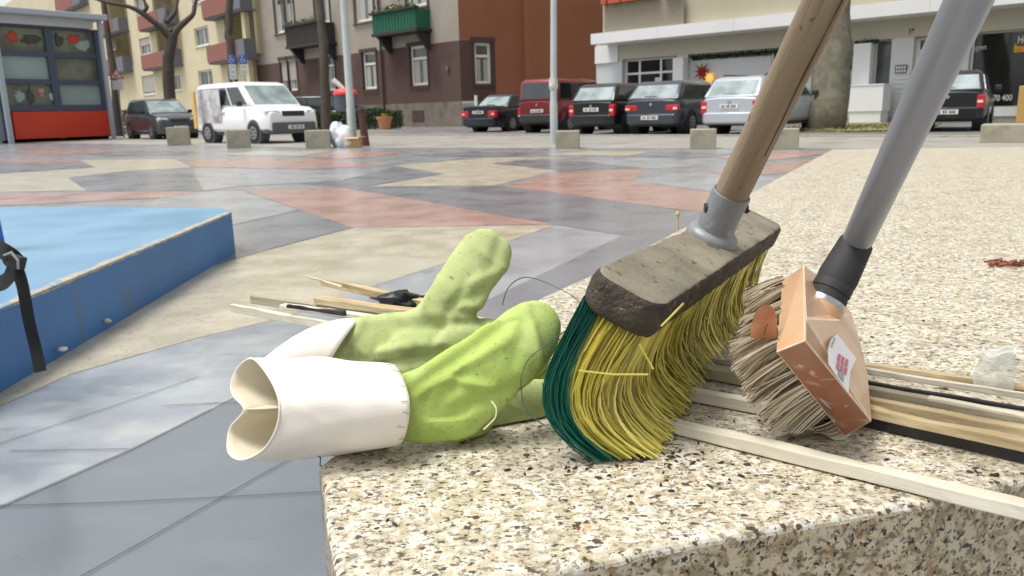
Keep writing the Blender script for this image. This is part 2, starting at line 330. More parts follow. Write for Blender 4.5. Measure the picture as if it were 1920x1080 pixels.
# ================================================================== SETTING: ground, street, plaza
def sheet(name, pts, z, mat):
    mb_ = MB(); mb_.add([(p[0], p[1], z) for p in pts], [tuple(range(len(pts)))])
    return tag(mb_.build(name, mat), kind='structure')
sheet('ground', [(-150, -60), (150, -60), (150, 160), (-150, 160)], 0, M['asphalt'])
pe = [gz(-500, 262), gz(60, 268), gz(560, 277.5), gz(1100, 279), gz(1560, 280), gz(2600, 282)]
sheet('plaza', [(-14, -6), (14, -6)] + [(p.x, p.y) for p in pe[::-1]], .004, M['slate_mid'])
st = [gz(u, v) for u, v in ((700, 254.5), (1345, 255.5), (1500, 256.5), (1720, 257), (2500, 262))]
stn = [gz(u, v) for u, v in ((2600, 281.3), (1560, 279.4), (1100, 278.4), (600, 277.4), (60, 267.5), (-400, 262.5))]
sheet('street', [(p.x, p.y) for p in st + stn] + [(gz(-400, 256).x, gz(-400, 256).y)], .0035, M['street'])
sheet('car_park', [(p.x, p.y) for p in [gz(u, v) for u, v in ((720, 253.6), (1345, 254.6), (1720, 256.2), (2300, 259))]] + [(34, 40), (-6, 52)], .006, M['carpark'])
kb = MB()
for (a, b) in (((700, 254.0), (1345, 255.0)), ((1345, 255.0), (1720, 256.6)), ((1720, 256.6), (2300, 260))):
    A, B = gz(*a), gz(*b); d = (B - A).normalized(); n = V((-d.y, d.x, 0)) * .16
    kb.hexa([A - n, B - n, B + n, A + n] + [p + V((0, 0, .035)) for p in (A - n, B - n, B + n, A + n)])
tag(kb.build('kerb', M['concrete']), kind='structure')
# coloured stone zones of the plaza
zones = [
 ('slate', [(-700, 1262), (0, 957), (243, 850), (397, 772), (640, 645), (900, 560), (1300, 900), (1300, 2600), (-1200, 2600)]),
 ('cream', [(-500, 900), (0, 765), (130, 705), (370, 636), (530, 598), (640, 562), (707, 536), (836, 495), (1042, 423), (660, 429), (520, 466), (300, 520), (0, 640), (-500, 760)]),
 ('cream_light', [(600, 526), (740, 482), (846, 490), (707, 534)]),
 ('marble_blue', [(-500, 1170), (0, 956), (243, 849), (397, 771), (640, 640), (900, 560), (836, 496), (707, 537), (530, 600), (370, 638), (130, 707), (0, 768), (-500, 905)]),
 ('slate_light', [(836, 495), (1045, 424), (1165, 443), (922, 562), (800, 590), (620, 640)]),
 ('slate_dark', [(1165, 443), (1045, 423), (927, 402), (784, 375), (640, 352), (560, 345), (697, 351), (930, 350), (1311, 400), (1420, 415), (1300, 520), (1000, 640), (800, 640), (922, 561)]),
 ('pink', [(455, 358), (640, 353), (784, 376), (927, 403), (1040, 422), (665, 429)]),
 ('pink', [(942, 350), (1047, 324), (1130, 319), (1215, 317), (1186, 339), (1320, 360), (1500, 380), (1440, 416), (1311, 399)]),
 ('pink', [(1225, 325), (1258, 325), (1500, 312), (1560, 300), (1500, 330), (1400, 360), (1320, 359), (1186, 339)][:0] or [(1320, 322), (1560, 296), (1700, 292), (1520, 322), (1400, 330)]),
 ('slate_light', [(1186, 339), (1262, 326), (1420, 330), (1520, 345), (1420, 372), (1320, 359)]),
 ('cream', [(738, 311), (927, 296), (1060, 295), (985, 301), (922, 308), (1050, 320), (927, 349), (693, 351), (831, 327)]),
 ('slate_dark', [(922, 307), (985, 300), (1090, 303), (1215, 316), (1047, 321)]),
 ('slate_light', [(1090, 303), (1180, 296), (1330, 303), (1290, 314), (1215, 317)]),
 ('cream_light', [(149, 300), (328, 299), (362, 315), (240, 321), (128, 334), (164, 358), (0, 361), (-400, 372), (-400, 330), (0, 327), (179, 315)]),
 ('slate_dark', [(128, 335), (240, 322), (362, 325), (383, 359), (164, 359)]),
 ('slate_dark', [(-300, 318), (0, 307), (150, 306), (178, 314), (0, 325), (-300, 332)]),
 ('pink', [(-400, 374), (0, 363), (383, 361), (300, 372), (0, 387), (-400, 410)]),
 ('slate_light', [(300, 372), (383, 360), (450, 359), (560, 395), (430, 425), (250, 400)]),
 ('slate_dark', [(430, 426), (560, 396), (662, 428), (520, 465), (400, 500)]),
 ('pink', [(-300, 306), (0, 298), (150, 299), (150, 305), (0, 306), (-300, 315)]),
 ('pink', [(362, 314), (345, 303), (480, 296), (620, 301), (738, 311), (560, 318)]),
 ('slate_light', [(362, 325), (362, 315), (560, 319), (700, 325), (640, 340), (450, 350), (383, 359)]),
 ('slate_dark', [(700, 326), (640, 341), (560, 344), (690, 350), (825, 328), (738, 313)]),
 ('slate_dark', [(160, 289), (300, 283), (380, 285), (345, 291), (200, 294)]),
 ('pink', [(20, 286), (160, 281), (300, 282), (160, 288), (60, 292)]),
 ('cream_light', [(400, 291), (480, 284), (620, 284), (560, 293)]),
 ('pink', [(560, 294), (640, 284), (760, 284), (740, 291), (640, 299)]),
 ('slate_dark', [(770, 291), (880, 286), (1010, 287), (960, 293), (830, 295)]),
 ('cream_light', [(1010, 292), (1100, 284), (1220, 285), (1180, 293)]),
 ('slate_dark', [(1180, 294), (1260, 286), (1380, 288), (1330, 296)]),
 ('pink', [(1340, 297), (1400, 286), (1500, 284), (1560, 288), (1500, 297), (1420, 303)]),
]
pm = MB(); keys = []
for i, (k, pts) in enumerate(zones):
    if k not in keys: keys.append(k)
    P = [gz(u, v) for u, v in pts]
    z = .0050 + .0001 * i
    pm.add([(p.x, p.y, z) for p in P], [tuple(range(len(P)))], keys.index(k))
tag(pm.build('plaza_paving', [M[k] for k in keys], fixn=True), kind='structure')
jm = MB()
def joint(a, b, w_=.0026, z=.0088):
    A, B = gz(*a), gz(*b); d = (B - A).normalized(); n = V((-d.y, d.x, 0)) * w_ / 2
    jm.add([(p.x, p.y, z) for p in (A - n, B - n, B + n, A + n)], [(0, 1, 2, 3)])
for a, b in (((-200, 1045), (0, 957)), ((0, 957), (243, 850)), ((243, 850), (397, 772)), ((60, 1140), (169, 1080)), ((169, 1080), (559, 858)), ((-200, 960), (0, 955)), ((0, 955), (193, 950)), ((193, 950), (415, 939)), ((415, 939), (640, 927)),
             ((197, 772), (373, 711)), ((302, 766), (454, 759)), ((18, 851), (243, 848)), ((-100, 870), (197, 772)), ((559, 858), (760, 740))):
    joint(a, b)
tag(jm.build('paving_joints', M['joint']), kind='structure')
vg = [gz(u, v) for u, v in ((1500, 247), (1600, 249), (1720, 246), (1760, 236), (1620, 232), (1500, 237))]
vm = MB().prism([(p.x, p.y) for p in vg], .005, .06); tag(vm.build('grass_verge', M['verge']), kind='structure')
lm = MB(); rnd = random.Random(3)
for i in range(2600):
    a, b = rnd.random(), rnd.random()
    p = vg[0].lerp(vg[1], a * 1.0).lerp(vg[5].lerp(vg[3], a), b); p.x += rnd.uniform(-.6, .6); s = rnd.uniform(.015, .035); an = rnd.uniform(0, 6)
    q = V((math.cos(an), math.sin(an), rnd.uniform(-.3, .3))) * s; r = V((-math.sin(an), math.cos(an), rnd.uniform(0, .8))) * s
    b0 = V((p.x, p.y, .085)); lm.add([b0 - q, b0 + r, b0 + q, b0 - r], [(0, 1, 2, 3)], i % 3)
tag(lm.build('fallen_leaves', [nmat('pale_fallen_leaf', srgb(150, 128, 92), .8, var=.2), nmat('straw_leaf', srgb(150, 144, 96), .8, var=.2), M['leaf_green']], fixn=False), 'fallen leaves and grass at the foot of the thick tree trunk', 'leaves', kind='stuff')

# ================================================================== BUILDINGS
class Wall:
    def __init__(s, A, B):
        s.A = V((A.x, A.y, 0)); s.d = (V((B.x, B.y, 0)) - s.A); s.len = s.d.length; s.d.normalize()
        s.n = V((s.d.y, -s.d.x, 0))
    def back(s, off):
        return Wall(s.A - s.n * off, s.A - s.n * off + s.d * s.len)
    def pt(s, a, z, off=0): return s.A + s.d * a + s.n * off + V((0, 0, z))
    def hit(s, u, v):
        r = ray(u, v); t = (s.A - O).dot(s.n) / r.dot(s.n); p = O + r * t
        return (p - s.A).dot(s.d), p.z
    def rect(s, u0, u1, v0, v1):
        um, vm_ = (u0 + u1) / 2, (v0 + v1) / 2
        return (s.hit(u0, vm_)[0], s.hit(u1, vm_)[0], s.hit(um, v1)[1], s.hit(um, v0)[1])
    def box(s, mb_, a0, a1, z0, z1, o0, o1, mi=0):
        mb_.hexa([s.pt(a0, z0, o1), s.pt(a1, z0, o1), s.pt(a1, z0, o0), s.pt(a0, z0, o0), s.pt(a0, z1, o1), s.pt(a1, z1, o1), s.pt(a1, z1, o0), s.pt(a0, z1, o0)], mi)
    def face(s, mb_, a0, a1, z0, z1, holes, rev=.18, mi=0, off=0):
        S = sorted({a0, a1, *[h[0] for h in holes], *[h[1] for h in holes]}); Z = sorted({z0, z1, *[h[2] for h in holes], *[h[3] for h in holes]})
        S = [x for x in S if a0 <= x <= a1]; Z = [z for z in Z if z0 <= z <= z1]
        for i in range(len(S) - 1):
            for j in range(len(Z) - 1):
                sm, zm = (S[i] + S[i + 1]) / 2, (Z[j] + Z[j + 1]) / 2
                if any(h[0] < sm < h[1] and h[2] < zm < h[3] for h in holes): continue
                mb_.quad(s.pt(S[i], Z[j], off), s.pt(S[i + 1], Z[j], off), s.pt(S[i + 1], Z[j + 1], off), s.pt(S[i], Z[j + 1], off), mi)
        for h in holes:
            a, b, c, d = h[:4]
            for q in (((a, c), (b, c)), ((b, c), (b, d)), ((b, d), (a, d)), ((a, d), (a, c))):
                mb_.quad(s.pt(*q[0], off), s.pt(*q[1], off), s.pt(*q[1], off - rev), s.pt(*q[0], off - rev), mi)
def shell(W_, mb_, a0, a1, z0, z1, depth, mi=0, off=0):   # sides, back and top behind a facade
    P = [W_.pt(a0, 0, off), W_.pt(a1, 0, off), W_.pt(a1, 0, -depth), W_.pt(a0, 0, -depth)]
    up = lambda p, z: V((p.x, p.y, z))
    for i in (1, 2, 3):
        mb_.quad(up(P[i], z0), up(P[(i + 1) % 4], z0), up(P[(i + 1) % 4], z1), up(P[i], z1), mi)
    mb_.quad(*[up(p, z1) for p in P], mi)
def ring(W_, mb_, r, wd, o0, o1, mi=0, transom=None, mull=None):
    a, b, c, d = r
    W_.box(mb_, a, a + wd, c, d, o0, o1, mi); W_.box(mb_, b - wd, b, c, d, o0, o1, mi)
    W_.box(mb_, a + wd, b - wd, c, c + wd, o0, o1, mi); W_.box(mb_, a + wd, b - wd, d - wd, d, o0, o1, mi)
    if transom: W_.box(mb_, a + wd, b - wd, c + (d - c) * transom - wd / 2, c + (d - c) * transom + wd / 2, o0, o1 + .004, mi)
    if mull: W_.box(mb_, a + (b - a) * mull - wd * .45, a + (b - a) * mull + wd * .45, c + wd, d - wd, o0, o1 + .008, mi)
def window(W_, r, root, wd=.09, rev=.18, transom=None, mull=None, glass='glass', sill=True, curtain=None, shutter=0, surround=0):
    mb_ = MB(); ring(W_, mb_, r, wd, -rev, -rev + .07, 0, transom, mull); fr = world_child(mb_.build('window_frame', M['white_frame']), root)
    a, b, c, d = r; g_ = MB(); W_.box(g_, a + wd * .5, b - wd * .5, c + wd * .5, d - wd * .5, -rev - .02, -rev + .02)
    world_child(g_.build('pane', M[glass]), fr)
    if curtain:
        g_ = MB(); h = c + (d - c) * curtain
        W_.box(g_, a + wd, a + (b - a) * .42, c + wd, h, -rev + .022, -rev + .03); W_.box(g_, a + (b - a) * .6, b - wd, c + wd, h, -rev + .022, -rev + .03)
        world_child(g_.build('curtain', M['curtain']), fr)
    if shutter:
        g_ = MB(); zt = d; n = int((d - c) * shutter / .08)
        for i in range(n): W_.box(g_, a + .02, b - .02, zt - .075, zt, -.1, -.075); zt -= .08
        world_child(g_.build('shutter', M['shutter']), fr)
    if sill:
        g_ = MB(); W_.box(g_, a - .06, b + .06, c - .08, c - .003, -.1, .08); world_child(g_.build('sill', M['white_frame']), fr)
    if surround:
        g_ = MB(); e = surround
        W_.box(g_, a - e, a - .004, c - e, d + e, .003, .05); W_.box(g_, b + .004, b + e, c - e, d + e, .003, .05)
        W_.box(g_, a - e - .08, b + e + .08, d + .004, d + e * 2, .052, .1); W_.box(g_, a - e - .05, b + e + .05, c - e * 1.2, c - .09, .052, .12)
        world_child(g_.build('window_surround', M['trim_brown']), fr)
    return fr

# ---- cream apartment house on the left
WC = Wall(xy(120, 112), xy(480, 60.5))
rootC = empty('apartment_building', WC.pt(WC.len / 2, 0), 'cream rendered apartment house with red balconies in loggias behind the parked cars', 'building')
wins = [(262, 282, 70, 103), (365, 391, 50, 86), (267, 290, 141, 177), (373, 399, 131, 168), (321, 338, 138, 170), (252, 274, -8, 22), (358, 383, -28, 5), (200, 214, 60, 95)]
RC_ = [WC.rect(*q) for q in wins]
log = [WC.rect(203, 240, -60, 128), WC.rect(288, 336, -60, 118), WC.rect(418, 474, -60, 106)]
mb_ = MB(); WC.face(mb_, -45, WC.len, 0, 20, RC_ + log, .2); shell(WC, mb_, -45, WC.len, 0, 20, 12)
world_child(mb_.build('wall', M['cream_wall']), rootC)
for i, r in enumerate(RC_):
    window(WC, r, rootC, .12, .2, mull=.62, glass='glass', shutter=(.45 if i == 0 else .92 if i == 2 else 0))
for i, r in enumerate(log):
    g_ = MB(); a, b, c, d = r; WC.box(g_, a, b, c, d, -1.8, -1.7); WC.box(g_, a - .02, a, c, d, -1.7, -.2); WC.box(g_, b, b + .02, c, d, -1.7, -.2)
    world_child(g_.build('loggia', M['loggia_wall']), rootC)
    g_ = MB(); WC.box(g_, b - 1.2, b - .3, c + .3, c + 2.5, -1.69, -1.65); WC.box(g_, b - 1.2, b - .3, c + 3.6, c + 5.8, -1.69, -1.65); world_child(g_.build('balcony_door', M['shutter']), rootC)
bal = [(200, 241, 40, 64, .74), (207, 249, 110, 137, .7), (277, 336, 22, 50, .68), (284, 343, 98, 126, .72), (400, 474, -8, 27, .8), (410, 482, 80, 113, .82), (118, 166, -12, 18, .7)]
for u0, u1, v0, v1, k in bal:
    a, b, c, d = WC.rect(u0, u1, v0, v1)
    h = d - c
    g_ = MB(); WC.box(g_, a, a + (b - a) * k, c, d, .9, .98); WC.box(g_, a, a + .06, c, d, .05, .9); bo = world_child(g_.build('balcony', M['balcony_red']), rootC)
    g_ = MB(); WC.box(g_, a + (b - a) * k + .003, b, c, d, .86, .95); WC.box(g_, b - .06, b, c, d, .05, .86); WC.box(g_, a + .02, b - .02, c - .14, c - .003, -.2, .88)
    world_child(g_.build('balcony_side', M['balcony_grey']), bo)
g_ = MB(); WC.box(g_, WC.len - .25, WC.len + .35, 0, 14, .003, .35); world_child(g_.build('lit_end_wall', nmat('lit_cream_render', srgb(226, 212, 172), .8, var=.03)), rootC)  # end wall edge; the light it catches is put into its paler cream
g_ = MB(); WC.box(g_, *[WC.hit(452, 150)[0], WC.len - .3], 0, 2.4, -1.6, -1.5); world_child(g_.build('garage_door', nmat('brown_garage', srgb(112, 96, 66), .8)), rootC)

# ---- old house: grey upper storey, brown ground floor, orange flank
WB = Wall(xy(470, 62), xy(866, 44))
rootB = empty('corner_house', WB.pt(WB.len, 0), 'old corner house with brown ground floor, grey upper wall and orange flank wall', 'building')
zc = WB.hit(865, 75)[1]; zp = WB.hit(865, 190)[1]
up_w = [(515, 532, -30, 62), (533, 550, -30, 58), (590, 617, -30, 44), (665, 699, -40, 40), (762, 800, -50, 12)]
lo_w = [(527, 540, 112, 170), (541, 557, 110, 170), (611, 628, 100, 170), (680, 706, 97, 167), (769, 802, 85, 160)]
RU = [WB.rect(*q) for q in up_w]; RL = [WB.rect(*q) for q in lo_w]
mb_ = MB(); WB.face(mb_, 0, WB.len, zc, 14, RU, .2); g_ = mb_; world_child(g_.build('upper_wall', M['grey_wall']), rootB)
mb_ = MB(); WB.face(mb_, 0, WB.len, zp, zc, RL, .2, off=.0); world_child(mb_.build('lower_wall', M['brown_wall']), rootB)
mb_ = MB(); WB.box(mb_, -.1, WB.len + .06, 0, zp, -.3, .06); world_child(mb_.build('plinth', M['plinth']), rootB)
for i, r in enumerate(RU): window(WB, r, rootB, .13, .2, transom=.72, glass='glass', sill=False, surround=.16, curtain=.6)
for i, r in enumerate(RL): window(WB, r, rootB, .14, .2, transom=.68, glass='glass', sill=False, surround=.1, curtain=.62, shutter=(.7 if i < 2 else 0))
# cellar window, downpipe, lamp
g_ = MB(); r = WB.rect(775, 797, 207, 228); WB.box(g_, *r, .063, .09); world_child(g_.build('cellar_window', M['trim_brown']), rootB)
g_ = MB(); a = WB.hit(720, 150)[0]; g_.tube([WB.pt(a, .6, .12), WB.pt(a, 14, .12)], .07); world_child(g_.build('downpipe', M['trim_brown']), rootB)
g_ = MB(); a, z = WB.hit(841, 128); WB.box(g_, a - .1, a + .1, z - .12, z + .12, .003, .12); world_child(g_.build('wall_lamp', M['plinth']), rootB)
def balc(u0, u1, v0, v1, mat, label, extra=0):
    a, b, c, d = WB.rect(u0, u1, v0, v1)
    g1 = MB(); WB.box(g1, a, b, c, d, 1.0, 1.06); WB.box(g1, b - .06, b, c, d, .05, 1.0); WB.box(g1, a, a + .06, c, d, .05, 1.0)
    n = 14
    for i in range(n): s_ = a + (b - a) * (i + .5) / n; WB.box(g1, s_ - .03, s_ + .03, c + .05, d - .05, 1.062, 1.085)
    bo = world_child(g1.build('balcony', M[mat]), rootB)
    if mat != 'dark_iron': tag(bo, 'balcony clad in green cloth with plants on its rail')
    g2 = MB(); WB.box(g2, a - .1, b + .1, c - .16, c - .004, 0, 1.12); WB.box(g2, a - .16, b + .12, d + .004, d + .12, .9, 1.2)
    for s_ in (a + .15, b - .35):
        g2.hexa([WB.pt(s_, c - 1.1, .0), WB.pt(s_ + .25, c - 1.1, .0), WB.pt(s_ + .25, c - 1.1, .15), WB.pt(s_, c - 1.1, .15),
                 WB.pt(s_, c - .17, .0), WB.pt(s_ + .25, c - .17, .0), WB.pt(s_ + .25, c - .17, .95), WB.pt(s_, c - .17, .95)])
    world_child(g2.build('balcony_slab', M['dark_iron']), bo)
    g3 = MB(); rr = random.Random(int(u0))
    for i in range(260):
        p = WB.pt(rr.uniform(a, b), d + .12 + abs(rr.gauss(0, .12)), 1.05 + rr.gauss(0, .08)); s_ = rr.uniform(.03, .08)
        e = V((rr.gauss(0, 1), rr.gauss(0, 1), rr.gauss(0, 1))).normalized() * s_; f = e.orthogonal().normalized() * s_
        g3.add([p - e, p + f, p + e, p - f], [(0, 1, 2, 3)], 1 if rr.random() < .15 else 0)
    world_child(g3.build('balcony_plants', [M['leaf_green'], M['leaf_yellow']], fixn=False), bo)
balc(726, 808, 24, 60, 'green_panel', '')
balc(562, 630, 48, 84, 'dark_iron', '')
# flank, nearly square to the view
WO = Wall(WB.pt(WB.len, 0), xy(1180, 49))
lw = WO.rect(890, 921, 80, 157)
sc = WO.hit(929, 130)[0]
mb_ = MB(); WO.face(mb_, 0, sc, zp, zc, [lw], .2); world_child(mb_.build('lower_flank', M['brown_wall']), rootB)
mb_ = MB(); WO.face(mb_, 0, sc, zc, 14, [], .2); WO.face(mb_, sc, WO.len, 0, 14, [], .2)
shell(WO, mb_, sc, WO.len, 0, 14, 9); world_child(mb_.build('orange_flank_wall', M['orange_wall']), rootB)
mb_ = MB(); WO.box(mb_, .07, sc, 0, zp, -.3, .06); world_child(mb_.build('plinth', M['plinth']), rootB)
mb_ = MB(); a = WO.hit(983, 100)[0]; WO.box(mb_, a, WO.len, 0, 14, .003, .5); world_child(mb_.build('wall_projection', M['orange_wall']), rootB)
window(WO, lw, rootB, .15, .2, transom=.68, sill=False, surround=.14, curtain=.6)
mb_ = MB(); Pm = [WB.pt(0, 0, -.2), WB.pt(WB.len - .1, 0, -.2), WO.pt(WO.len, 0, -9), WB.pt(0, 0, -12)]
mb_.add([V((p.x, p.y, 14)) for p in Pm], [(0, 1, 2, 3)]); mb_.quad(WB.pt(0, 0), WB.pt(0, 0, -12), WB.pt(0, 14, -12), WB.pt(0, 14)); world_child(mb_.build('roof', M['dark_iron']), rootB)
# small gate and hedge beside the house
tg = empty('garden_gate', gz(880, 236), 'small iron gate beside the corner of the brown house', 'gate')
mb_ = MB(); P0 = xy(868, 41.5); P1 = xy(890, 41.2); dd = (P1 - P0)
for i in range(9):
    p = P0 + dd * (i / 8); mb_.tube([p, p + V((0, 0, 1.35))], .02, 6)
mb_.tube([P0 + V((0, 0, .2)), P1 + V((0, 0, .2))], .02, 6); mb_.tube([P0 + V((0, 0, 1.25)), P1 + V((0, 0, 1.25))], .02, 6)
world_child(mb_.build('gate_bars', M['galv']), tg)
mb_ = MB().tube([P1 + dd * .15, P1 + dd * .15 + V((0, 0, 1.6))], .08, 8); world_child(mb_.build('gate_post', M['white_frame']), tg)

def leaf_box(mb_, P, Q, wid, h, n, s=.05, seed=1, z0=0):
    rr = random.Random(seed); d = (Q - P); nn = V((-d.y, d.x, 0)).normalized()
    for i in range(n):
        a = rr.random(); b = rr.uniform(-1, 1); c = rr.random() ** .7
        hh = h * (.85 + .25 * noise.noise(V((a * d.length * .9, seed, 0)))); p = P + d * a + nn * b * wid / 2 * (1 - .25 * c) + V((0, 0, z0 + c * hh))
        e = V((rr.gauss(0, 1), rr.gauss(0, 1), rr.gauss(0, 1))).normalized() * s * rr.uniform(.6, 1.4); f = e.cross(V((rr.gauss(0, 1), rr.gauss(0, 1), 1))).normalized() * s * .6
        mb_.add([p - e, p + f, p + e, p - f], [(0, 1, 2, 3)])
mb_ = MB(); leaf_box(mb_, xy(575, 43), xy(752, 42), 1.0, 1.25, 12000, .055, 4)
tag(mb_.build('hedge', M['leaf_green'], fixn=False), 'low clipped green hedge in front of the brown house', 'hedge')
mb_ = MB(); leaf_box(mb_, xy(200, 46), xy(262, 44), 1.2, 1.5, 2500, .06, 9)
tag(mb_.build('shrub', M['leaf_green'], fixn=False), 'dark shrub between the kiosk and the grey minivan', 'shrub')

# ---- white shop building on the right
WS = Wall(xy(1108, 37), xy(2300, xy_d := 21.0))
D1920 = 25.0
_b = (1 / D1920 - 1 / 37) / (1920 - 1108); WS = Wall(xy(1108, 37), xy(2100, 1 / (1 / 37 + _b * (2100 - 1108))))
rootS = empty('shop_building', WS.pt(WS.len / 2, 0), 'white shop building with a wide flat canopy and plate glass windows', 'building')
zf0, zf1 = WS.hit(1300, 65)[1], WS.hit(1300, 43)[1]
WK = WS.back(1.3)
mb_ = MB(); WS.box(mb_, 0, WS.len, zf0, zf1, -1.6, 0); cp = world_child(mb_.build('canopy', M['white_panel']), rootS)
mb_ = MB()
for u in (1232, 1375, 1545, 1740): a = WS.hit(u, 50)[0]; WS.box(mb_, a - .012, a + .012, zf0, zf1, .001, .004)
world_child(mb_.build('canopy_joints', M['grey_panel']), cp)
def R(u0, u1, v0, v1): return WK.rect(u0, u1, v0, v1)
zt = WK.hit(1335, 99)[1]
def Rz(u0, u1, v1, top=None):
    a, b, c, d = R(u0, u1, 120, v1); return (a, b, c, zt if top is None else top)
hD = Rz(1166, 1268, 232); hD = (hD[0], hD[1], .02, zt)
hW2 = Rz(1288, 1500, 215); hW3 = Rz(1520, 1606, 208); hDoor = Rz(1706, 1800, 232); hDoor = (hDoor[0], hDoor[1], .02, zt + .02)
hBig = Rz(1812, 2000, 201); hG = Rz(1634, 1668, 160)
zb = hW3[2]; hW2 = (hW2[0], hW2[1], zb, zt); hBig = (hBig[0], hBig[1], zb, zt); 
mb_ = MB(); WK.face(mb_, WK.hit(1118, 150)[0], WK.len, 0, zt, [hD, hW2, hW3, hDoor, hBig, hG], .35); shell(WK, mb_, WK.hit(1118, 150)[0], WK.len, 0, zt, 10)
world_child(mb_.build('shop_wall', M['grey_panel']), rootS)
mb_ = MB(); WK.box(mb_, WK.hit(1118, 150)[0], WK.len, zt, zf1, -10, .012); world_child(mb_.build('fascia_band', M['soffit']), rootS)
mb_ = MB(); WK.box(mb_, WK.hit(1118, 150)[0] - .02, WK.hit(1160, 100)[0], zt - .1, zf0 - .003, .013, .08); world_child(mb_.build('pier', M['white_panel']), rootS)
mb_ = MB(); WK.box(mb_, WK.hit(1118, 150)[0], WK.len, 0, zb - .25, .003, .06); world_child(mb_.build('base_course', M['concrete']), rootS)
# shopfronts
def glassf(r, mat, name='shop_window', wd=.06, mull=(), trans=None, rev=.35, label=None):
    a, b, c, d = r; g_ = MB(); ring(WK, g_, r, wd, -rev, -rev + .08, 0)
    for m_ in mull: WK.box(g_, a + (b - a) * m_ - wd / 2, a + (b - a) * m_ + wd / 2, c + wd, d - wd, -rev, -rev + .084)
    if trans: WK.box(g_, a + wd, b - wd, c + (d - c) * trans - wd / 2, c + (d - c) * trans + wd / 2, -rev, -rev + .088)
    fr = world_child(g_.build(name, M['white_frame']), rootS); g_ = MB(); WK.box(g_, a + .01, b - .01, c + .01, d - .01, -rev - .02, -rev + .03)
    world_child(g_.build('pane', M[mat]), fr); return fr
fD = glassf(hD, 'glass_dark', 'shop_door', .09, (.27, .66), .78)
fW = glassf(hW2, 'glass_dark', wd=.05, mull=(.74,))
g_ = MB(); r = R(1288, 1438, 100, 225); WK.box(g_, hW2[0] + .05, r[1], hW2[2] + .05, zt - .25, -.31, -.28); world_child(g_.build('window_screen', M['grey_panel']), fW)
f3 = glassf(hW3, 'glass_dark', wd=.05)
g_ = MB()
for i in range(9): a = hW3[0] + .1 + (hW3[1] - hW3[0] - .2) * (i + .5) / 9; WK.box(g_, a - .05, a + .04, hW3[2] + .06, hW3[2] + 1.5, -.31, -.28)
world_child(g_.build('window_blind', M['curtain']), f3)
fDr = glassf(hDoor, 'glass_dark', 'entrance_door', .12, (), .83)
fB = glassf(hBig, 'glass_dark', wd=.05)
g_ = MB(); WK.box(g_, hBig[0] - .1, hBig[1], hBig[2] - .27, hBig[2] - .003, .0, .1); world_child(g_.build('window_ledge', M['white_panel']), fB)
fG = glassf(hG, 'glass', wd=.04)
g_ = MB(); r = R(1676, 1704, 132, 214)
for i in range(10):
    z0_ = .25 + i * .16; WK.box(g_, r[0], r[1], z0_, z0_ + .14, .003, .04)
world_child(g_.build('letterboxes', M['grey_panel']), rootS)
g_ = MB(); r = R(1679, 1701, 122, 138); WK.box(g_, *r, .003, .05); ip = world_child(g_.build('intercom', M['deco_dark']), rootS)
g_ = MB(); a, b, c, d = r
for i in range(4):
    for j in range(2): WK.box(g_, a + (b - a) * (.1 + .22 * i), a + (b - a) * (.25 + .22 * i), c + (d - c) * (.15 + .42 * j), c + (d - c) * (.45 + .42 * j), .052, .06)
world_child(g_.build('name_plates', M['sign_white']), ip)
g_ = MB(); r = R(1268, 1287, 110, 200); WK.box(g_, r[0], r[1], .02, zt - .12, .003, .3); world_child(g_.build('pillar', M['white_panel']), rootS)
g_ = MB(); r = R(1604, 1636, 87, 205); WK.box(g_, r[0], r[1], zb, zt - .1, .003, .35); world_child(g_.build('pillar', M['white_panel']), rootS)
g_ = MB(); r = R(1613, 1676, 161, 232)
WK.box(g_, r[0], r[1], .45, r[3], .36, 1.1); WK.box(g_, r[0] - .02, r[1] + .02, r[3] + .002, r[3] + .05, .34, 1.12); WK.box(g_, r[0] + .05, r[1] - .05, .0, .448, .38, 1.06)
world_child(g_.build('wall_box', M['white_panel']), rootS)
text('19', 'house_number', .22, M['ink'], WK, *WK.hit(1703, 63), .02, rootS, .9, .008)
text('Vermietungen', 'window_lettering', .24, M['text_white'], WK, WK.hit(1762, 94)[0], WK.hit(1840, 92)[1], -.3, rootS, 1.0)
text('Hei', 'window_lettering', .32, M['text_white'], WK, WK.hit(1903, 80)[0], WK.hit(1908, 80)[1], -.3, rootS, .7, .006)
text('Imm', 'window_lettering', .32, M['text_orange'], WK, WK.hit(1896, 97)[0], WK.hit(1906, 96)[1], -.3, rootS, .8, .02)
text('70 400', 'window_lettering', .27, M['text_white'], WK, WK.hit(1857, 189)[0], WK.hit(1860, 189)[1], -.3, rootS, .75, .005)
for (u0, u1, v0, v1) in ((1196, 1207, 154, 165), (1221, 1231, 145, 160)):
    g_ = MB(); WK.box(g_, *R(u0, u1, v0, v1), -.3, -.29); world_child(g_.build('door_notice', M['sign_white']), fD)
g_ = MB(); WK.box(g_, *R(1500, 1530, 135, 150), -.29, -.28, 0); WK.box(g_, *R(1500, 1530, 150.3, 163), -.29, -.28, 1); WK.box(g_, *R(1500, 1530, 163.3, 176), -.29, -.28, 2); WK.box(g_, *R(1500, 1530, 176.3, 196), -.29, -.28, 3)
world_child(g_.build('striped_poster', [nmat('poster_yellow', srgb(232, 178, 70), .6), nmat('poster_orange', srgb(226, 130, 90), .6), nmat('poster_pink', srgb(198, 84, 140), .6), nmat('poster_lilac', srgb(140, 120, 190), .6)]), rootS)
g_ = MB(); rr = random.Random(5)
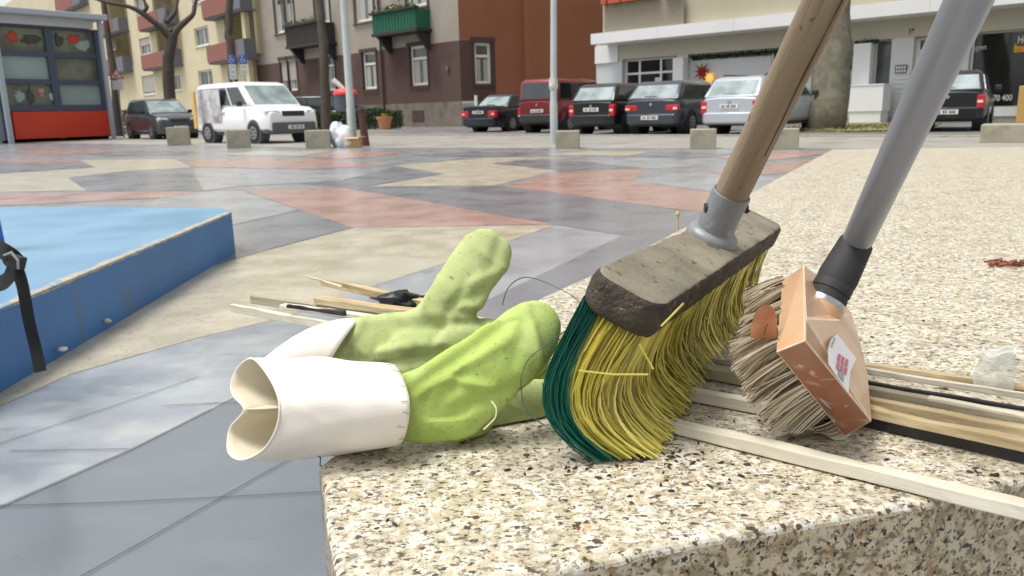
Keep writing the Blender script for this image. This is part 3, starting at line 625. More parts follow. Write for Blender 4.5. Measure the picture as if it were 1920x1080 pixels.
for i in range(700):
    u = rr.uniform(1272, 1500) if rr.random() < .8 else rr.uniform(1605, 1650); s_ = WK.hit(u, 100)[0]; p = WK.pt(s_, zt - .12 + rr.gauss(0, .05), -.15 + rr.gauss(0, .05))
    if u > 1600: p = WK.pt(s_, zt - .06 + rr.gauss(0, .04), .2)
    e = V((rr.gauss(0, 1), rr.gauss(0, 1), rr.gauss(0, 1))).normalized() * .06; f = e.orthogonal() * .5; g_.add([p - e, p + f, p + e, p - f], [(0, 1, 2, 3)])
world_child(g_.build('garland', M['leaf_green'], fixn=False), rootS)
# upper storey with balcony
mb_ = MB(); a0 = WS.hit(1120, 30)[0]; WK.box(mb_, a0, WK.len, zf1 + .002, 12, -9.8, .9); world_child(mb_.build('upper_wall', M['beige_wall']), rootS)
a1 = WS.hit(1277, 30)[0]
mb_ = MB(); WS.box(mb_, a0 + .25, a1, zf1 + .002, zf1 + 1.25, -.25, -.2); n = 60
for i in range(n):
    s_ = a0 + .25 + (a1 - a0 - .25) * i / n; WS.box(mb_, s_, s_ + .05, zf1 + .01, zf1 + 1.24, -.198, -.17)
bl = world_child(mb_.build('balcony', M['ribbed']), rootS)
mb_ = MB(); rr = random.Random(8)
fl = MB()
for u0, u1 in ((1128, 1138), (1141, 1164), (1166, 1196), (1198, 1232), (1244, 1276)):
    x0, x1 = WS.hit(u0, 8)[0], WS.hit(u1, 8)[0]
    mb_ = MB(); WS.box(mb_, x0, x1, zf1 + 1.18, zf1 + 1.42, -.16, .08); bx_ = world_child(mb_.build('flower_box', M['flowerbox'], bevel=.02), bl)
    fl = MB()
    for i in range(60):
        p = WS.pt(rr.uniform(x0, x1), zf1 + 1.42 + abs(rr.gauss(0, .08)), -.04 + rr.gauss(0, .05)); e = V((rr.gauss(0, 1), rr.gauss(0, 1), rr.gauss(0, 1))).normalized() * .06; f = e.orthogonal() * .6
        fl.add([p - e, p + f, p + e, p - f], [(0, 1, 2, 3)])
    world_child(fl.build('flower', M['leaf_green'], fixn=False), bx_)
def star(name, c, d, n, R_, r_, k, mat, label, cat):
    mb_ = MB(); b = V((0, 0, 1)); vs = []
    for i in range(2 * k):
        an = PI * i / k + .2; q = R_ * (1 if i % 4 else .85) if i % 2 == 0 else r_; vs.append(c + d * math.cos(an) * q + b * math.sin(an) * q)
    vs += [c + n * R_ * .3, c - n * R_ * .3]; m_ = 2 * k
    mb_.add(vs, [(i, (i + 1) % m_, m_) for i in range(m_)] + [((i + 1) % m_, i, m_ + 1) for i in range(m_)])
    return tag(mb_.build(name, mat), label, cat)
def wk(u, v, off): a, z = WK.hit(u, v); return WK.pt(a, z, off)
star('paper_star', wk(1313, 135, -.12), WK.d, WK.n, .46, .17, 9, M['star_red'], 'spiky red paper star hanging in the shop window next to the glowing yellow one', 'star')
star('paper_star', wk(1331, 146, .02), WK.d, WK.n, .3, .14, 9, M['star_lit'], 'small glowing yellow star lantern beside a red star in the shop window', 'star')
star('paper_star', wk(1588, 117, -.12), WK.d, WK.n, .33, .12, 9, M['star_red'], 'faded red paper star in the window just right of the thick tree trunk', 'star')
# ochre planter tub at the right edge
tp = empty('planter', wk(1925, 225, 1.0) * 1, 'ochre rectangular planter with green plant in front of the dark shop window', 'planter'); tp.location.z = 0
mb_ = MB(); a = WK.back(-1.2).hit(1907, 200)[0]; WK.box(mb_, a, a + .7, 0, 1.15, .5, 1.2); world_child(mb_.build('tub', M['yellow_metal'], bevel=.02), tp)
mb_ = MB(); leaf_box(mb_, WK.pt(a + .1, 0, .85), WK.pt(a + .7, 0, .85), .5, .7, 500, .07, 3, 1.15); world_child(mb_.build('foliage', M['leaf_green'], fixn=False), tp)

# ---- kiosk on the left
WQ = Wall(xy(-120, 29.6), xy(212, 35))
rootK = empty('kiosk', WQ.pt(WQ.len * .6, 0), 'pavilion kiosk with slate grey window grid and red panel at its foot', 'kiosk')
def q(u0, u1, v0, v1): return WQ.rect(u0, u1, v0, v1)
aR = WQ.back(-.9).hit(203, 40)[0] - .25; zr0 = WQ.hit(195, 56)[1]; zr1 = WQ.hit(200, 33)[1]; zr2 = WQ.hit(200, 43)[1]
mb_ = MB(); WQ.box(mb_, -.5, aR + .25, zr2, zr1, -6, .9); world_child(mb_.build('roof', M['kiosk_roof'], bevel=.03), rootK)
mb_ = MB(); WQ.box(mb_, -.3, aR - .1, zr0 - .02, zr2 - .003, -5.5, .3); world_child(mb_.build('roof_soffit', M['grey_panel']), rootK)
a0 = WQ.hit(9, 150)[0]; am = WQ.hit(101, 150)[0]; a1 = WQ.hit(200, 150)[0]
am2 = WQ.hit(96, 150)[0]
zz = [WQ.hit(100, v)[1] for v in (265, 208, 197, 158, 149, 107, 98, 55)]
mb_ = MB(); 
for aa in (a0 - .35, am - .13, a1 - .32): WQ.box(mb_, aa, aa + .3, .1, zr0 - .022, -.2, .05)
for z0_, z1_ in ((zz[1], zz[2]), (zz[3], zz[4]), (zz[5], zz[6]), (zz[7], zr0 - .03)): WQ.box(mb_, a0 - .05, am - .14, z0_, z1_, -.18, .04); WQ.box(mb_, am + .18, a1 - .33, z0_, z1_, -.18, .04)
shell(WQ, mb_, a0 - .3, a1 - .05, 0, zr0 - .03, 5.4, off=-.3)
kf = world_child(mb_.build('window_grid', M['kiosk_frame']), rootK)
mb_ = MB(); WQ.box(mb_, a0 + .05, a1 - .04, .14, zz[1] - .02, -.1, .1); world_child(mb_.build('red_panel', M['kiosk_red'], bevel=.01), rootK)
mats = ['kiosk_glass_b', 'kiosk_glass_b', 'kiosk_glass', 'kiosk_glass_b', 'kiosk_glass_b', 'kiosk_glass']
for i, (z0_, z1_) in enumerate(((zz[6], zz[7]), (zz[4], zz[5]), (zz[2], zz[3]))):
    for j, (x0, x1) in enumerate(((a0 - .05, am - .13), (am + .17, a1 - .32))):
        g_ = MB(); WQ.box(g_, x0 + .002, x1 - .002, z0_ + .002, z1_ - .002, -.14, -.1); world_child(g_.build('pane', M[mats[i * 2 + j] if i != 1 else ('kiosk_glass' if j == 0 else 'kiosk_glass_b')]), rootK)
def kp(u, v, o=-.06): a, z = WQ.hit(u, v); return a, z, o
def blob(W_, u, v, ru, rv, mat, name, off=-.05, seed=0, parent=None, n=14):
    a, z = W_.hit(u, v); a2 = W_.hit(u + ru, v)[0] - a; z2 = z - W_.hit(u, v + rv)[1]; rr = random.Random(seed); mb_ = MB()
    vs = []; 
    for l, o_ in ((1, off), (.8, off + .04)):
        rr = random.Random(seed)
        for i in range(n): k = rr.uniform(.55, 1.1) * l; an = 2 * PI * i / n; vs.append(W_.pt(a + math.cos(an) * a2 * k, z + math.sin(an) * z2 * k, o_))
    mb_.add(vs, [tuple(range(n, 2 * n))] + [(i, (i + 1) % n, n + (i + 1) % n, n + i) for i in range(n)])
    return world_child(mb_.build(name, mat), parent) if parent else mb_.build(name, mat)
for a_ in ((24, 68, 15, 12, M['deco_red'], 'window_decoration', -.09, 3), (60, 74, 22, 9, M['deco_dark'], 'window_decoration', -.08, 5), (140, 74, 19, 12, M['deco_red'], 'window_decoration', -.09, 7),
           (112, 76, 9, 16, M['deco_dark'], 'window_decoration', -.095, 2), (158, 84, 16, 15, M['kiosk_glass'], 'window_decoration', -.08, 12), (79, 174, 8, 14, nmat('plush_tan', srgb(150, 104, 84), .8, c2=srgb(176, 160, 146), thr=(.4, .6), scale=6), 'window_decoration', -.085, 21), (58, 178, 8, 20, M['deco_dark'], 'window_decoration', -.09, 22), (100, 182, 8, 10, M['grey_panel'], 'window_decoration', -.08, 23), (38, 180, 12, 14, M['kiosk_glass'], 'window_decoration', -.095, 24)):
    blob(WQ, *a_, parent=rootK)
g_ = MB()
for (a_, z_) in ((WQ.back(-.5).hit(217, 258)[0], 0),):
    g_.hexa([WQ.pt(a_ - .12, 0, .5), WQ.pt(a_ + .02, 0, .5), WQ.pt(a_ + .02, 0, .36), WQ.pt(a_ - .12, 0, .36), WQ.pt(a_ - .12, zr2 - .003, .5), WQ.pt(a_ + .02, zr2 - .003, .5), WQ.pt(a_ + .02, zr2 - .003, .36), WQ.pt(a_ - .12, zr2 - .003, .36)])
world_child(g_.build('roof_post', M['kiosk_roof']), rootK)
g_ = MB(); a_ = WQ.hit(12, 255)[0]; WQ.box(g_, a_ - .12, a_ + .05, 0, zr2 - .003, .36, .5); world_child(g_.build('roof_post', M['kiosk_roof']), rootK)
g_ = MB(); a_ = WQ.hit(206, 160)[0]; WQ.box(g_, a_ - .18, a_ - .06, .6, zr0 - .03, -.2, .02); world_child(g_.build('corner_strip', M['sign_white']), rootK)

# ================================================================== TREES, POSTS, STREET FURNITURE
def limb(mb_, pts, r0, r1, seg=9, wob=.03, seed=0):
    P = [V(p) for p in pts]; out = []; rads = []; n = 5 * (len(P) - 1)
    for i in range(n + 1):
        t = i / n * (len(P) - 1); k = min(int(t), len(P) - 2); f = t - k
        a = P[max(k - 1, 0)]; b = P[k]; c = P[k + 1]; d = P[min(k + 2, len(P) - 1)]
        q_ = .5 * ((2 * b) + (c - a) * f + (2 * a - 5 * b + 4 * c - d) * f * f + (3 * b - a - 3 * c + d) * f ** 3)
        r_ = r0 + (r1 - r0) * i / n; q_ += noise.noise_vector(q_ * 1.3 + V((seed, 0, 0))) * r_ * wob * 8
        out.append(q_); rads.append(r_ * (1 + .12 * noise.noise(q_ * 2.1 + V((seed, 3, 0)))))
    mb_.tube(out, rads, seg)
def tree(name, label, D, trunk, limbs, group=None, mat='bark_dark'):
    base = xy(trunk[0][0], D); root = empty(name, base, label, 'tree', group)
    k = 0; mb_ = MB(); pts = [base - V((0, 0, .1))] + [at(u, v, D) for u, v, r in trunk[1:]]
    limb(mb_, pts, px(trunk[0][2], D), px(trunk[-1][2], D), 12, seed=D)
    world_child(mb_.build('trunk', M[mat], smooth=True, sharp=80), root)
    mb_ = MB()
    for L_ in limbs:
        limb(mb_, [at(u, v, D + (dz if len(L_[0]) > 3 else 0)) for (u, v, r, dz) in L_], px(L_[0][2], D), px(L_[-1][2], D), 8, seed=len(L_))
    world_child(mb_.build('crown', M[mat], smooth=True, sharp=80), root)
tree('bare_tree', 'dark bare pollarded tree with forked limbs behind the grey minivan', 38, [(319, 0, 11), (317, 160, 9), (316, 110, 9), (327, 62, 9)],
     [[(322, 80, 7, 0), (333, 55, 6, 0), (350, 38, 5, .3), (362, 26, 5, .4), (366, 8, 4, .5), (374, -14, 4, .6), (390, -60, 2, 1)],
      [(322, 76, 7, 0), (305, 55, 6, -.2), (290, 42, 6, -.4), (265, 24, 5, -.6), (240, 12, 4, -.8), (200, 4, 3.5, -1), (150, -12, 2, -1)],
      [(324, 60, 6, 0), (310, 48, 5, .3), (313, 22, 4, .6), (304, 2, 4, .9), (290, -40, 2, 1)],
      [(312, 42, 5, 0), (327, 24, 4, .3), (333, -4, 3, .6), (340, -50, 2, 1)],
      [(266, 25, 4, -.6), (275, 14, 3, -.6), (270, 2, 3, -.6), (262, -30, 2, -.6)]], 'bare street trees')
tree('bare_tree', 'straight bare trunk with a knot behind the white van', 36, [(441, 0, 9), (437, 140, 8), (433, 80, 7.5), (428, 65, 8.5), (430, 20, 6.5), (432, -80, 6)],
     [[(432, -60, 5, 0), (400, -160, 3, 0), (380, -260, 2, 0)], [(432, -60, 5, 0), (460, -180, 3, 1), (480, -300, 2, 1)]], 'bare street trees')
tree('bare_tree', 'dark upright trunk in front of the brown house, behind the litter bin', 33, [(611, 0, 10), (609, 150, 9), (606, 80, 8.5), (601, 30, 9), (598, -20, 7), (597, -90, 6)],
     [[(598, -60, 5, 0), (570, -160, 3, 0), (540, -260, 2, 0)], [(598, -60, 5, 0), (630, -180, 3, 1), (650, -300, 2, 1)]], 'bare street trees')
tree('bare_tree', 'thin leaning dark trunk right behind the kiosk corner', 40, [(219, 0, 8), (214, 150, 7), (207, 100, 5.5), (196, 20, 5), (186, -60, 4)],
     [[(188, -40, 4, 0), (170, -140, 2, 0)], [(188, -40, 4, 0), (230, -140, 2, 0)]], 'bare street trees')
tree('old_tree', 'thick grey green trunk standing in the grass verge before the shops', 22.6, [(1548, 0, 44), (1550, 225, 34), (1556, 190, 29), (1562, 100, 27), (1570, 0, 25), (1580, -160, 22)],
     [[(1580, -150, 16, 0), (1500, -320, 10, 0), (1440, -480, 5, 0)], [(1580, -150, 16, 0), (1660, -330, 10, 1), (1700, -500, 5, 1)], [(1580, -150, 14, 0), (1590, -380, 8, -1)]], None, 'bark')

def lamp_post(u, v, w_, lean, label, collar=False):
    p = gz(u, v); t = (p - O).dot(FW); r = px(w_, t) / 2; root = empty('lamp_post', p, label, 'lamp post', 'pale metal lamp posts')
    mb_ = MB(); H = 7.5
    mb_.tube([V((0, 0, 0)), V((0, 0, .9)), V((0, 0, .93)), V((lean * H, 0, H))], [r * 1.15, r * 1.12, r, r * .7], 16); mb_.build('pole', M['galv'], root, smooth=True)
    mb_ = MB(); mb_.tube([V((lean * H, 0, H - .1)), V((lean * H, -.5, H + .1)), V((lean * H, -1.2, H + .12))], [.05, .04, .04], 8); mb_.box(lean * H - .15, lean * H + .15, -1.9, -1.15, H + .04, H + .2); mb_.build('lamp_head', M['galv'], root, bevel=.03)
    if collar:
        mb_ = MB(); rr = random.Random(2)
        z0_ = at(u, 156, t).z
        mb_.tube([V((0, 0, z0_ - .15)), V((0, 0, z0_ - .08)), V((0, 0, z0_)), V((0, 0, z0_ + .1))], [r * 1.1, r * 1.35, r * 1.25, r * 1.1], 9); mb_.build('torn_poster', M['paper'], root)
lamp_post(662, 274, 14.5, 0, 'pale metal lamp post beside the red and grey litter bin')
lamp_post(1039, 272, 12.5, .012, 'pale metal lamp post in front of the dark red van', True)

def block(u0, u1, v0, v1, label, seed):
    p = gz((u0 + u1) / 2, v1); t = (p - O).dot(FW); w_ = px(u1 - u0, t); h = px(v1 - v0, t) * 1.0
    mb_ = MB(); rr = random.Random(seed)
    mb_.box(-w_ / 2 + .01, w_ / 2 - .01, 0, w_ * .9, 0, h)
    o = mb_.build('concrete_block', M['concrete'], bevel=.015); o.location = p; o.rotation_euler = (0, 0, math.atan2(-p.x, p.y) + rr.uniform(-.08, .08))
    return tag(o, label, 'concrete block', 'concrete blocks along the plaza edge')
block(315, 356, 239, 272.5, 'concrete block in front of the grey minivan', 1)
block(427, 471, 244, 278, 'concrete block in front of the rear half of the white van', 2)
block(573, 620, 245, 279, 'concrete block touching the rubbish bags', 3)
block(1041, 1087, 246, 279, 'concrete block at the foot of the lamp post before the red van', 4)
block(1293, 1343, 243, 280, 'concrete block under the rear of the silver estate car', 5)
block(1444, 1497, 242, 281, 'pale concrete block half hidden behind the wooden broom handle', 6)
block(1842, 1935, 234, 268, 'wide stained concrete block at the right edge below the black hatchback', 7)

# litter bin with newspaper, bollard post, bags, box, pot
pb = gz(654, 271); tb = (pb - O).dot(FW); def_r = px(21, tb)
pb.y += .35; rb = empty('litter_bin', V((pb.x, pb.y, 0)), 'grey litter bin with red lid on a thin post', 'litter bin')
zb0, zb1, zb2 = at(647, 209, tb).z, at(647, 178, tb).z, at(647, 166, tb).z
lx = at(647, 200, tb).x - pb.x
mb_ = MB().lathe((lx, 0, zb0), (0, 0, 1), [(def_r * .86, 0), (def_r, .03), (def_r, zb1 - zb0)], 20); mb_.build('bin_body', M['bin_grey'], rb, smooth=True)
mb_ = MB().lathe((lx, 0, zb1 + .002), (0, 0, 1), [(def_r * 1.08, 0), (def_r * 1.08, .06), (def_r * .9, (zb2 - zb1) * .8), (def_r * .5, zb2 - zb1)], 20); mb_.build('lid', M['bin_red'], rb, smooth=True)
mb_ = MB().tube([(lx, .0, 0), (lx, .0, zb0 - .002)], .04, 8); mb_.build('post', M['trim_brown'], rb)
a_, b_ = at(646, 172, tb), at(622, 150, tb)
mb_ = MB(); mb_.tube([a_ + V((0, .2, 0)), a_.lerp(b_, .5) + V((0, .2, .02)), b_ + V((0, .2, 0))], [.07, .085, .1], 10, flat=.7)
tag(mb_.build('newspaper', M['paper'], smooth=True), 'rolled newspaper stuck into the red topped litter bin', 'newspaper')
pp = gz(686, 274); mb_ = MB(); tpp = (pp - O).dot(FW)
mb_.tube([pp, V((pp.x - .06, pp.y, at(680, 205, tpp).z))], [.1, .085], 10); o = mb_.build('post', nmat('rusty_brown_paint', srgb(84, 54, 48), .7, var=.1), smooth=True)
rp_ = empty('brown_post', pp, 'rust brown post with black flap on top behind the cardboard box', 'post'); world_child(o, rp_)
mb_ = MB(); zt_ = at(680, 202, tpp).z; mb_.hexa([(pp.x - .2, pp.y - .1, zt_), (pp.x + .12, pp.y - .1, zt_), (pp.x + .12, pp.y + .1, zt_), (pp.x - .2, pp.y + .1, zt_), (pp.x - .2, pp.y - .1, zt_ + .06), (pp.x + .28, pp.y - .1, zt_ - .03), (pp.x + .28, pp.y + .1, zt_ - .03), (pp.x - .2, pp.y + .1, zt_ + .06)])
world_child(mb_.build('flap', M['black_plastic']), rp_)
def lump(name, c, sx, sy, sz, mat, seed, rough=.25, sub=3, freq=2.2):
    bm = bmesh.new(); bmesh.ops.create_icosphere(bm, subdivisions=sub, radius=1)
    for v in bm.verts:
        n_ = noise.noise(v.co * freq + V((seed, 0, 0))) + .5 * noise.noise(v.co * freq * 2.3 + V((0, seed, 0)))
        co = v.co * (1 + rough * n_); co.z = max(co.z, -.75)
        v.co = V((co.x * sx, co.y * sy, (co.z + .75) * sz))
    me = bpy.data.meshes.new(name); bm.to_mesh(me); bm.free(); me.materials.append(mat)
    me.polygons.foreach_set('use_smooth', [True] * len(me.polygons)); o = bpy.data.objects.new(name, me); COL.objects.link(o); o.location = c; return o
pb1 = gz(633, 276.5); s_ = px(1, (pb1 - O).dot(FW))
tag(lump('rubbish_bag', pb1, 14 * s_, 11 * s_, 26 * s_, M['bag_white'], 3, .45), 'white plastic rubbish bag against the concrete block', 'bag', 'rubbish bags by the lamp post')
p2 = gz(648, 277.5); tag(lump('rubbish_bag', p2, 16 * s_, 10 * s_, 22 * s_, M['bag_white'], 9, .5), 'slumped white rubbish bag between the first bag and the cardboard box', 'bag', 'rubbish bags by the lamp post')
p3 = gz(640, 273) ; p3 = V((p3.x - .1, p3.y + .1, .42)); o = tag(lump('rubbish_bag', p3, 12 * s_, 8 * s_, 8 * s_, M['bag_blue'], 14, .6), 'crumpled blue and white bag lying on top of the white rubbish bags', 'bag', 'rubbish bags by the lamp post')
pbx = gz(662, 277.5); rbx = empty('cardboard_box', pbx, 'open cardboard box with spread flaps at the foot of the lamp post', 'box')
s_ = px(1, (pbx - O).dot(FW)); bw, bh_ = 13 * s_, 20 * s_
mb_ = MB()
for x0, x1, y0, y1 in ((-bw, bw, 0, .008), (-bw, bw, 2 * bw - .008, 2 * bw), (-bw, -bw + .008, .01, 2 * bw - .01), (bw - .008, bw, .01, 2 * bw - .01)): mb_.box(x0, x1, y0, y1, 0, bh_)
mb_.box(-bw + .01, bw - .01, .01, 2 * bw - .01, .0, .01); mb_.build('box_body', M['cardboard'], rbx)
mb_ = MB(); mb_.quad((-bw, 0, bh_), (bw, 0, bh_), (bw * .9, -bw * .7, bh_ * .88), (-bw * 1.05, -bw * .8, bh_ * .86)); mb_.build('box_flap', M['cardboard'], rbx)
mb_ = MB(); mb_.quad((bw, 0, bh_), (bw, 2 * bw, bh_), (bw * 2, 2 * bw, bh_ * .95), (bw * 2.1, -bw * .2, bh_ * 1.0)); mb_.build('box_flap', M['cardboard'], rbx)
pt_ = gz(722, 243); ptr = empty('flower_pot', pt_, 'terracotta pot with yellow green plant beside the hedge', 'flower pot'); s_ = px(1, (pt_ - O).dot(FW))
mb_ = MB().lathe((0, 0, 0), (0, 0, 1), [(10 * s_, 0), (13.5 * s_, 19 * s_), (15 * s_, 19.2 * s_), (15.5 * s_, 24 * s_), (13 * s_, 24 * s_), (12 * s_, 21 * s_)], 24); mb_.build('pot', M['terracotta'], ptr, smooth=True)
mb_ = MB(); leaf_box(mb_, V((-5 * s_, 0, 0)), V((5 * s_, 0, 0)), .25, .2, 250, .05, 6, 22 * s_); mb_.build('plant', M['leaf_yellow'], ptr, fixn=False)

# signs
def sign_post(u, D, vtop, label, cat, group=None):
    p = xy(u, D); root = empty('traffic_sign', p, label, cat, group); z1 = at(u, vtop, D).z
    mb_ = MB().tube([(0, 0, 0), (0, 0, z1)], .03, 8); mb_.build('sign_post', M['galv'], root); return root, p
def facing(p): return math.atan2(-p.x, p.y)
rs, p = sign_post(229, 36, 130, 'triangular red bordered warning sign with two walking figures by the kiosk', 'traffic sign')
rs.rotation_euler = (0, 0, facing(p)); D = 36; s_ = D / F
zc_ = at(229, 142, D).z
tri = lambda k, y: [V((-13 * s_ * k, y, zc_ - 7 * s_ * k)), V((13 * s_ * k, y, zc_ - 7 * s_ * k)), V((0, y, zc_ + 13 * s_ * k))]
mb_ = MB(); mb_.add(tri(1, -.06) + tri(1, -.04), [(0, 1, 2), (5, 4, 3), (0, 3, 4, 1), (1, 4, 5, 2), (2, 5, 3, 0)]); pl_ = mb_.build('sign_plate', M['sign_red'], rs)
mb_ = MB(); mb_.add(tri(.68, -.064), [(0, 1, 2)]); world = mb_.build('sign_face', M['sign_white'], pl_)
mb_ = MB()
for dx, h in ((-2.2, 6), (2, 4.5)): mb_.box((dx - 1) * s_, (dx + 1) * s_, -.072, -.067, zc_ - 3.5 * s_, zc_ + (h - 3.5) * s_)
mb_.build('sign_figures', M['ink'], pl_)
mb_ = MB(); mb_.box(-9 * s_, 9 * s_, -.06, -.04, zc_ - 26 * s_, zc_ - 9 * s_); mb_.build('supplementary_plate', M['sign_white'], rs)
for u, lab in ((445, 'left one of two blue parking signs with white plates above the white van'), (466, 'right one of two blue parking signs with white plates above the white van')):
    D = 30; s_ = D / F; rs, p = sign_post(u, D, 105, lab, 'traffic sign', 'blue disabled parking signs'); rs.rotation_euler = (0, 0, facing(p)); zc_ = at(u, 113, D).z
    mb_ = MB(); mb_.box(-6.5 * s_, 6.5 * s_, -.06, -.04, zc_ - 8 * s_, zc_ + 8 * s_); pl_ = mb_.build('sign_plate', M['sign_blue'], rs)
    mb_ = MB(); mb_.tube([(-2 * s_, -.066, zc_ + 5 * s_), (-1.5 * s_, -.066, zc_ - 0 * s_), (2 * s_, -.066, zc_ - .5 * s_), (3.5 * s_, -.066, zc_ - 4 * s_)], .6 * s_, 5); mb_.lathe((-2 * s_, -.066, zc_ + 6 * s_), (0, 1, 0), [(1 * s_, 0), (1 * s_, .003)], 8)
    mb_.tube([(-1.8 * s_ + 3 * s_ * math.cos(a), -.066, zc_ - 2.5 * s_ + 3 * s_ * math.sin(a)) for a in [1.8 + .4 * i for i in range(11)]], .45 * s_, 5); mb_.build('wheelchair_symbol', M['sign_white'], pl_)
    mb_ = MB(); n_ = 2 if u > 460 else 3
    for i in range(n_): mb_.box(-6.5 * s_, 6.5 * s_, -.06, -.04, zc_ - (17.5 + 9 * i) * s_, zc_ - (9 + 9 * i) * s_)
    sp = mb_.build('supplementary_plate', M['sign_white'], rs)
    mb_ = MB()
    for i in range(n_): mb_.box(-4.5 * s_, 4 * s_, -.065, -.061, zc_ - (14 + 9 * i) * s_, zc_ - (12.5 + 9 * i) * s_)
    mb_.build('sign_lettering', M['label_grey'], sp)

# ================================================================== CARS
def car(name, label, cat, ref_px, ref_loc, head, L_, Wd, H, body, belt=.95, rb=.05, rt=.45, ft=2.4, fb=3.3, wheels=(.75, 3.3), view='rear', hood=None, trunk=None, zb=.22, wr=.31, rear_glass='car_glass_light', lower='body', cab_w=.80, lamp='wide', rimm='rim', side_split=(.5,), front=False, plate_low=False, windscreen='car_glass_light', group='cars parked around the plaza', cabin_solid=0):
    """local frame: x right, y forward, rear bumper at y=0"""
    g0 = gz(*ref_px); h = math.radians(head); f = V((math.sin(h), math.cos(h), 0)); r = V((math.cos(h), -math.sin(h), 0))
    loc = g0 - r * ref_loc[0] - f * ref_loc[1]; loc.z = .008
    root = empty(name, loc, label, cat, group, rz=-h)
    hw = Wd / 2; hood = hood or belt - .05; trunk = trunk or belt
    def ztop(y):
        if y < rb + .05: return trunk - .02
        if y < fb - .05: return belt
        k = (y - fb) / (L_ - fb); return belt - .02 + (hood - belt) * k - .12 * k * k
    # lower body loft
    ys = [0, .04, .12, .3, rb + .2, (rb + fb) / 2, fb - .1, fb + .15, (fb + L_) / 2, L_ - .35, L_ - .12, L_ - .02, L_]
    ys = sorted(set(ys)); rings = []
    for y in ys:
        e = min(y, L_ - y); wk_ = hw * (1 - .13 * max(0, 1 - e / .3) ** 2); zt_ = ztop(y) - (.09 * max(0, 1 - (L_ - y) / .25) ** 2) - .03 * max(0, 1 - y / .12) ** 2
        rings.append([V((x, y, z)) for x, z in ((-wk_ * .9, zb), (-wk_, zb + .12), (-wk_, .6), (-wk_ * .97, zt_ - .08), (-wk_ * .9, zt_), (-wk_ * .4, zt_ + .02), (wk_ * .4, zt_ + .02), (wk_ * .9, zt_), (wk_ * .97, zt_ - .08), (wk_, .6), (wk_, zb + .12), (wk_ * .9, zb))])
    mb_ = MB(); n = 12; vs = [p for R_ in rings for p in R_]
    fs = [(i * n + k, i * n + (k + 1) % n, (i + 1) * n + (k + 1) % n, (i + 1) * n + k) for i in range(len(ys) - 1) for k in range(n)] + [tuple(range(n)), tuple((len(ys) - 1) * n + k for k in range(n))[::-1]]
    mb_.add(vs, fs)
    wt = hw * cab_w; wbm = hw * .93; zr = H
    cb = [V((-wbm, rb, belt - .02)), V((wbm, rb, belt - .02)), V((wbm, fb, belt - .02)), V((-wbm, fb, belt - .02))]
    ct = [V((-wt, rt, zr - .06)), V((wt, rt, zr - .06)), V((wt, ft, zr - .06)), V((-wt, ft, zr - .06))]
    cab = MB(); cab.add(cb + ct, [(3, 2, 1, 0), (0, 1, 5, 4), (1, 2, 6, 5), (2, 3, 7, 6), (3, 0, 4, 7)])
    wi = wt - .12; c2 = [V((-wi, rt + .12, zr)), V((wi, rt + .12, zr)), V((wi, ft - .2, zr)), V((-wi, ft - .2, zr))]
    cab.add(ct + c2, [(4, 5, 6, 7), (0, 1, 5, 4), (1, 2, 6, 5), (2, 3, 7, 6), (3, 0, 4, 7)]); cab.build('cabin', body, root, smooth=True, bevel=.07, bseg=4, sharp=60, weld=True)
    bo = mb_.build('body', body, root, smooth=True, bevel=.05, bseg=3, sharp=50)
    # windows
    def patch(q_, a0, a1, b0, b1, off):   # q_: bl, br, tr, tl
        bl_, br_, tr_, tl_ = q_; P = lambda a, b: bl_.lerp(br_, a).lerp(tl_.lerp(tr_, a), b)
        nn = (br_ - bl_).cross(tl_ - bl_).normalized() * off
        v8 = [P(a0, b0), P(a1, b0), P(a1, b1), P(a0, b1)]; return [p - nn * .2 for p in v8] + [p + nn for p in v8]
    rearq = (cb[1], cb[0], ct[0], ct[1]); rearq = (cb[0], cb[1], ct[1], ct[0])
    g_ = MB().hexa(patch(rearq, .07, .93, .12, .88, .008)); g_.build('rear_window', M[rear_glass], root, bevel=.006)
    g_ = MB().hexa(patch((cb[2], cb[3], ct[3], ct[2]), .05, .95, .1, .92, .008)); g_.build('windscreen', M[windscreen], root, bevel=.004)
    for sgn in (1, -1):
        q_ = (cb[1], cb[2], ct[2], ct[1]) if sgn > 0 else (cb[3], cb[0], ct[0], ct[3])
        edges = [.06 + cabin_solid] + [e for e in side_split] + [.93]
        if sgn < 0: edges = [.07] + [1 - e for e in side_split[::-1]] + [.94 - cabin_solid]
        for i in range(len(edges) - 1):
            g_ = MB().hexa(patch(q_, edges[i] + .012, edges[i + 1] - .012, .1, .86, .008)); g_.build('side_window', M['car_glass'], root)
        # door handle and mirror
        g_ = MB().box(sgn * (hw * .985) - .02, sgn * (hw * .985) + .03 * 1, (rb + fb) * .5, (rb + fb) * .5 + .16, belt - .17, belt - .13); g_.build('door_handle', body, root)
        g_ = MB().box(sgn * (hw + .11) - .09, sgn * (hw + .11) + .07, fb - .55, fb - .43, belt + .0, belt + .15); g_.build('mirror', M['trim_black'], root, bevel=.03)
    # bumpers and sills
    g_ = MB().prism([(-hw * .97, .35), (-hw * .95, .08), (-hw * .8, -.05), (0, -.09), (hw * .8, -.05), (hw * .95, .08), (hw * .97, .35)], zb + .02, zb + .30); g_.build('rear_bumper', M[lower] if lower != 'body' else body, root, bevel=.04, bseg=3)
    g_ = MB().prism([(-hw * .97, L_ - .4), (hw * .97, L_ - .4), (hw * .95, L_ - .12), (hw * .78, L_ + .05), (0, L_ + .10), (-hw * .78, L_ + .05), (-hw * .95, L_ - .12)], zb - .03, zb + (.30 if lower == 'trim_grey' else .22)); g_.build('front_bumper', M[lower] if lower != 'body' else body, root, bevel=.05, bseg=3)
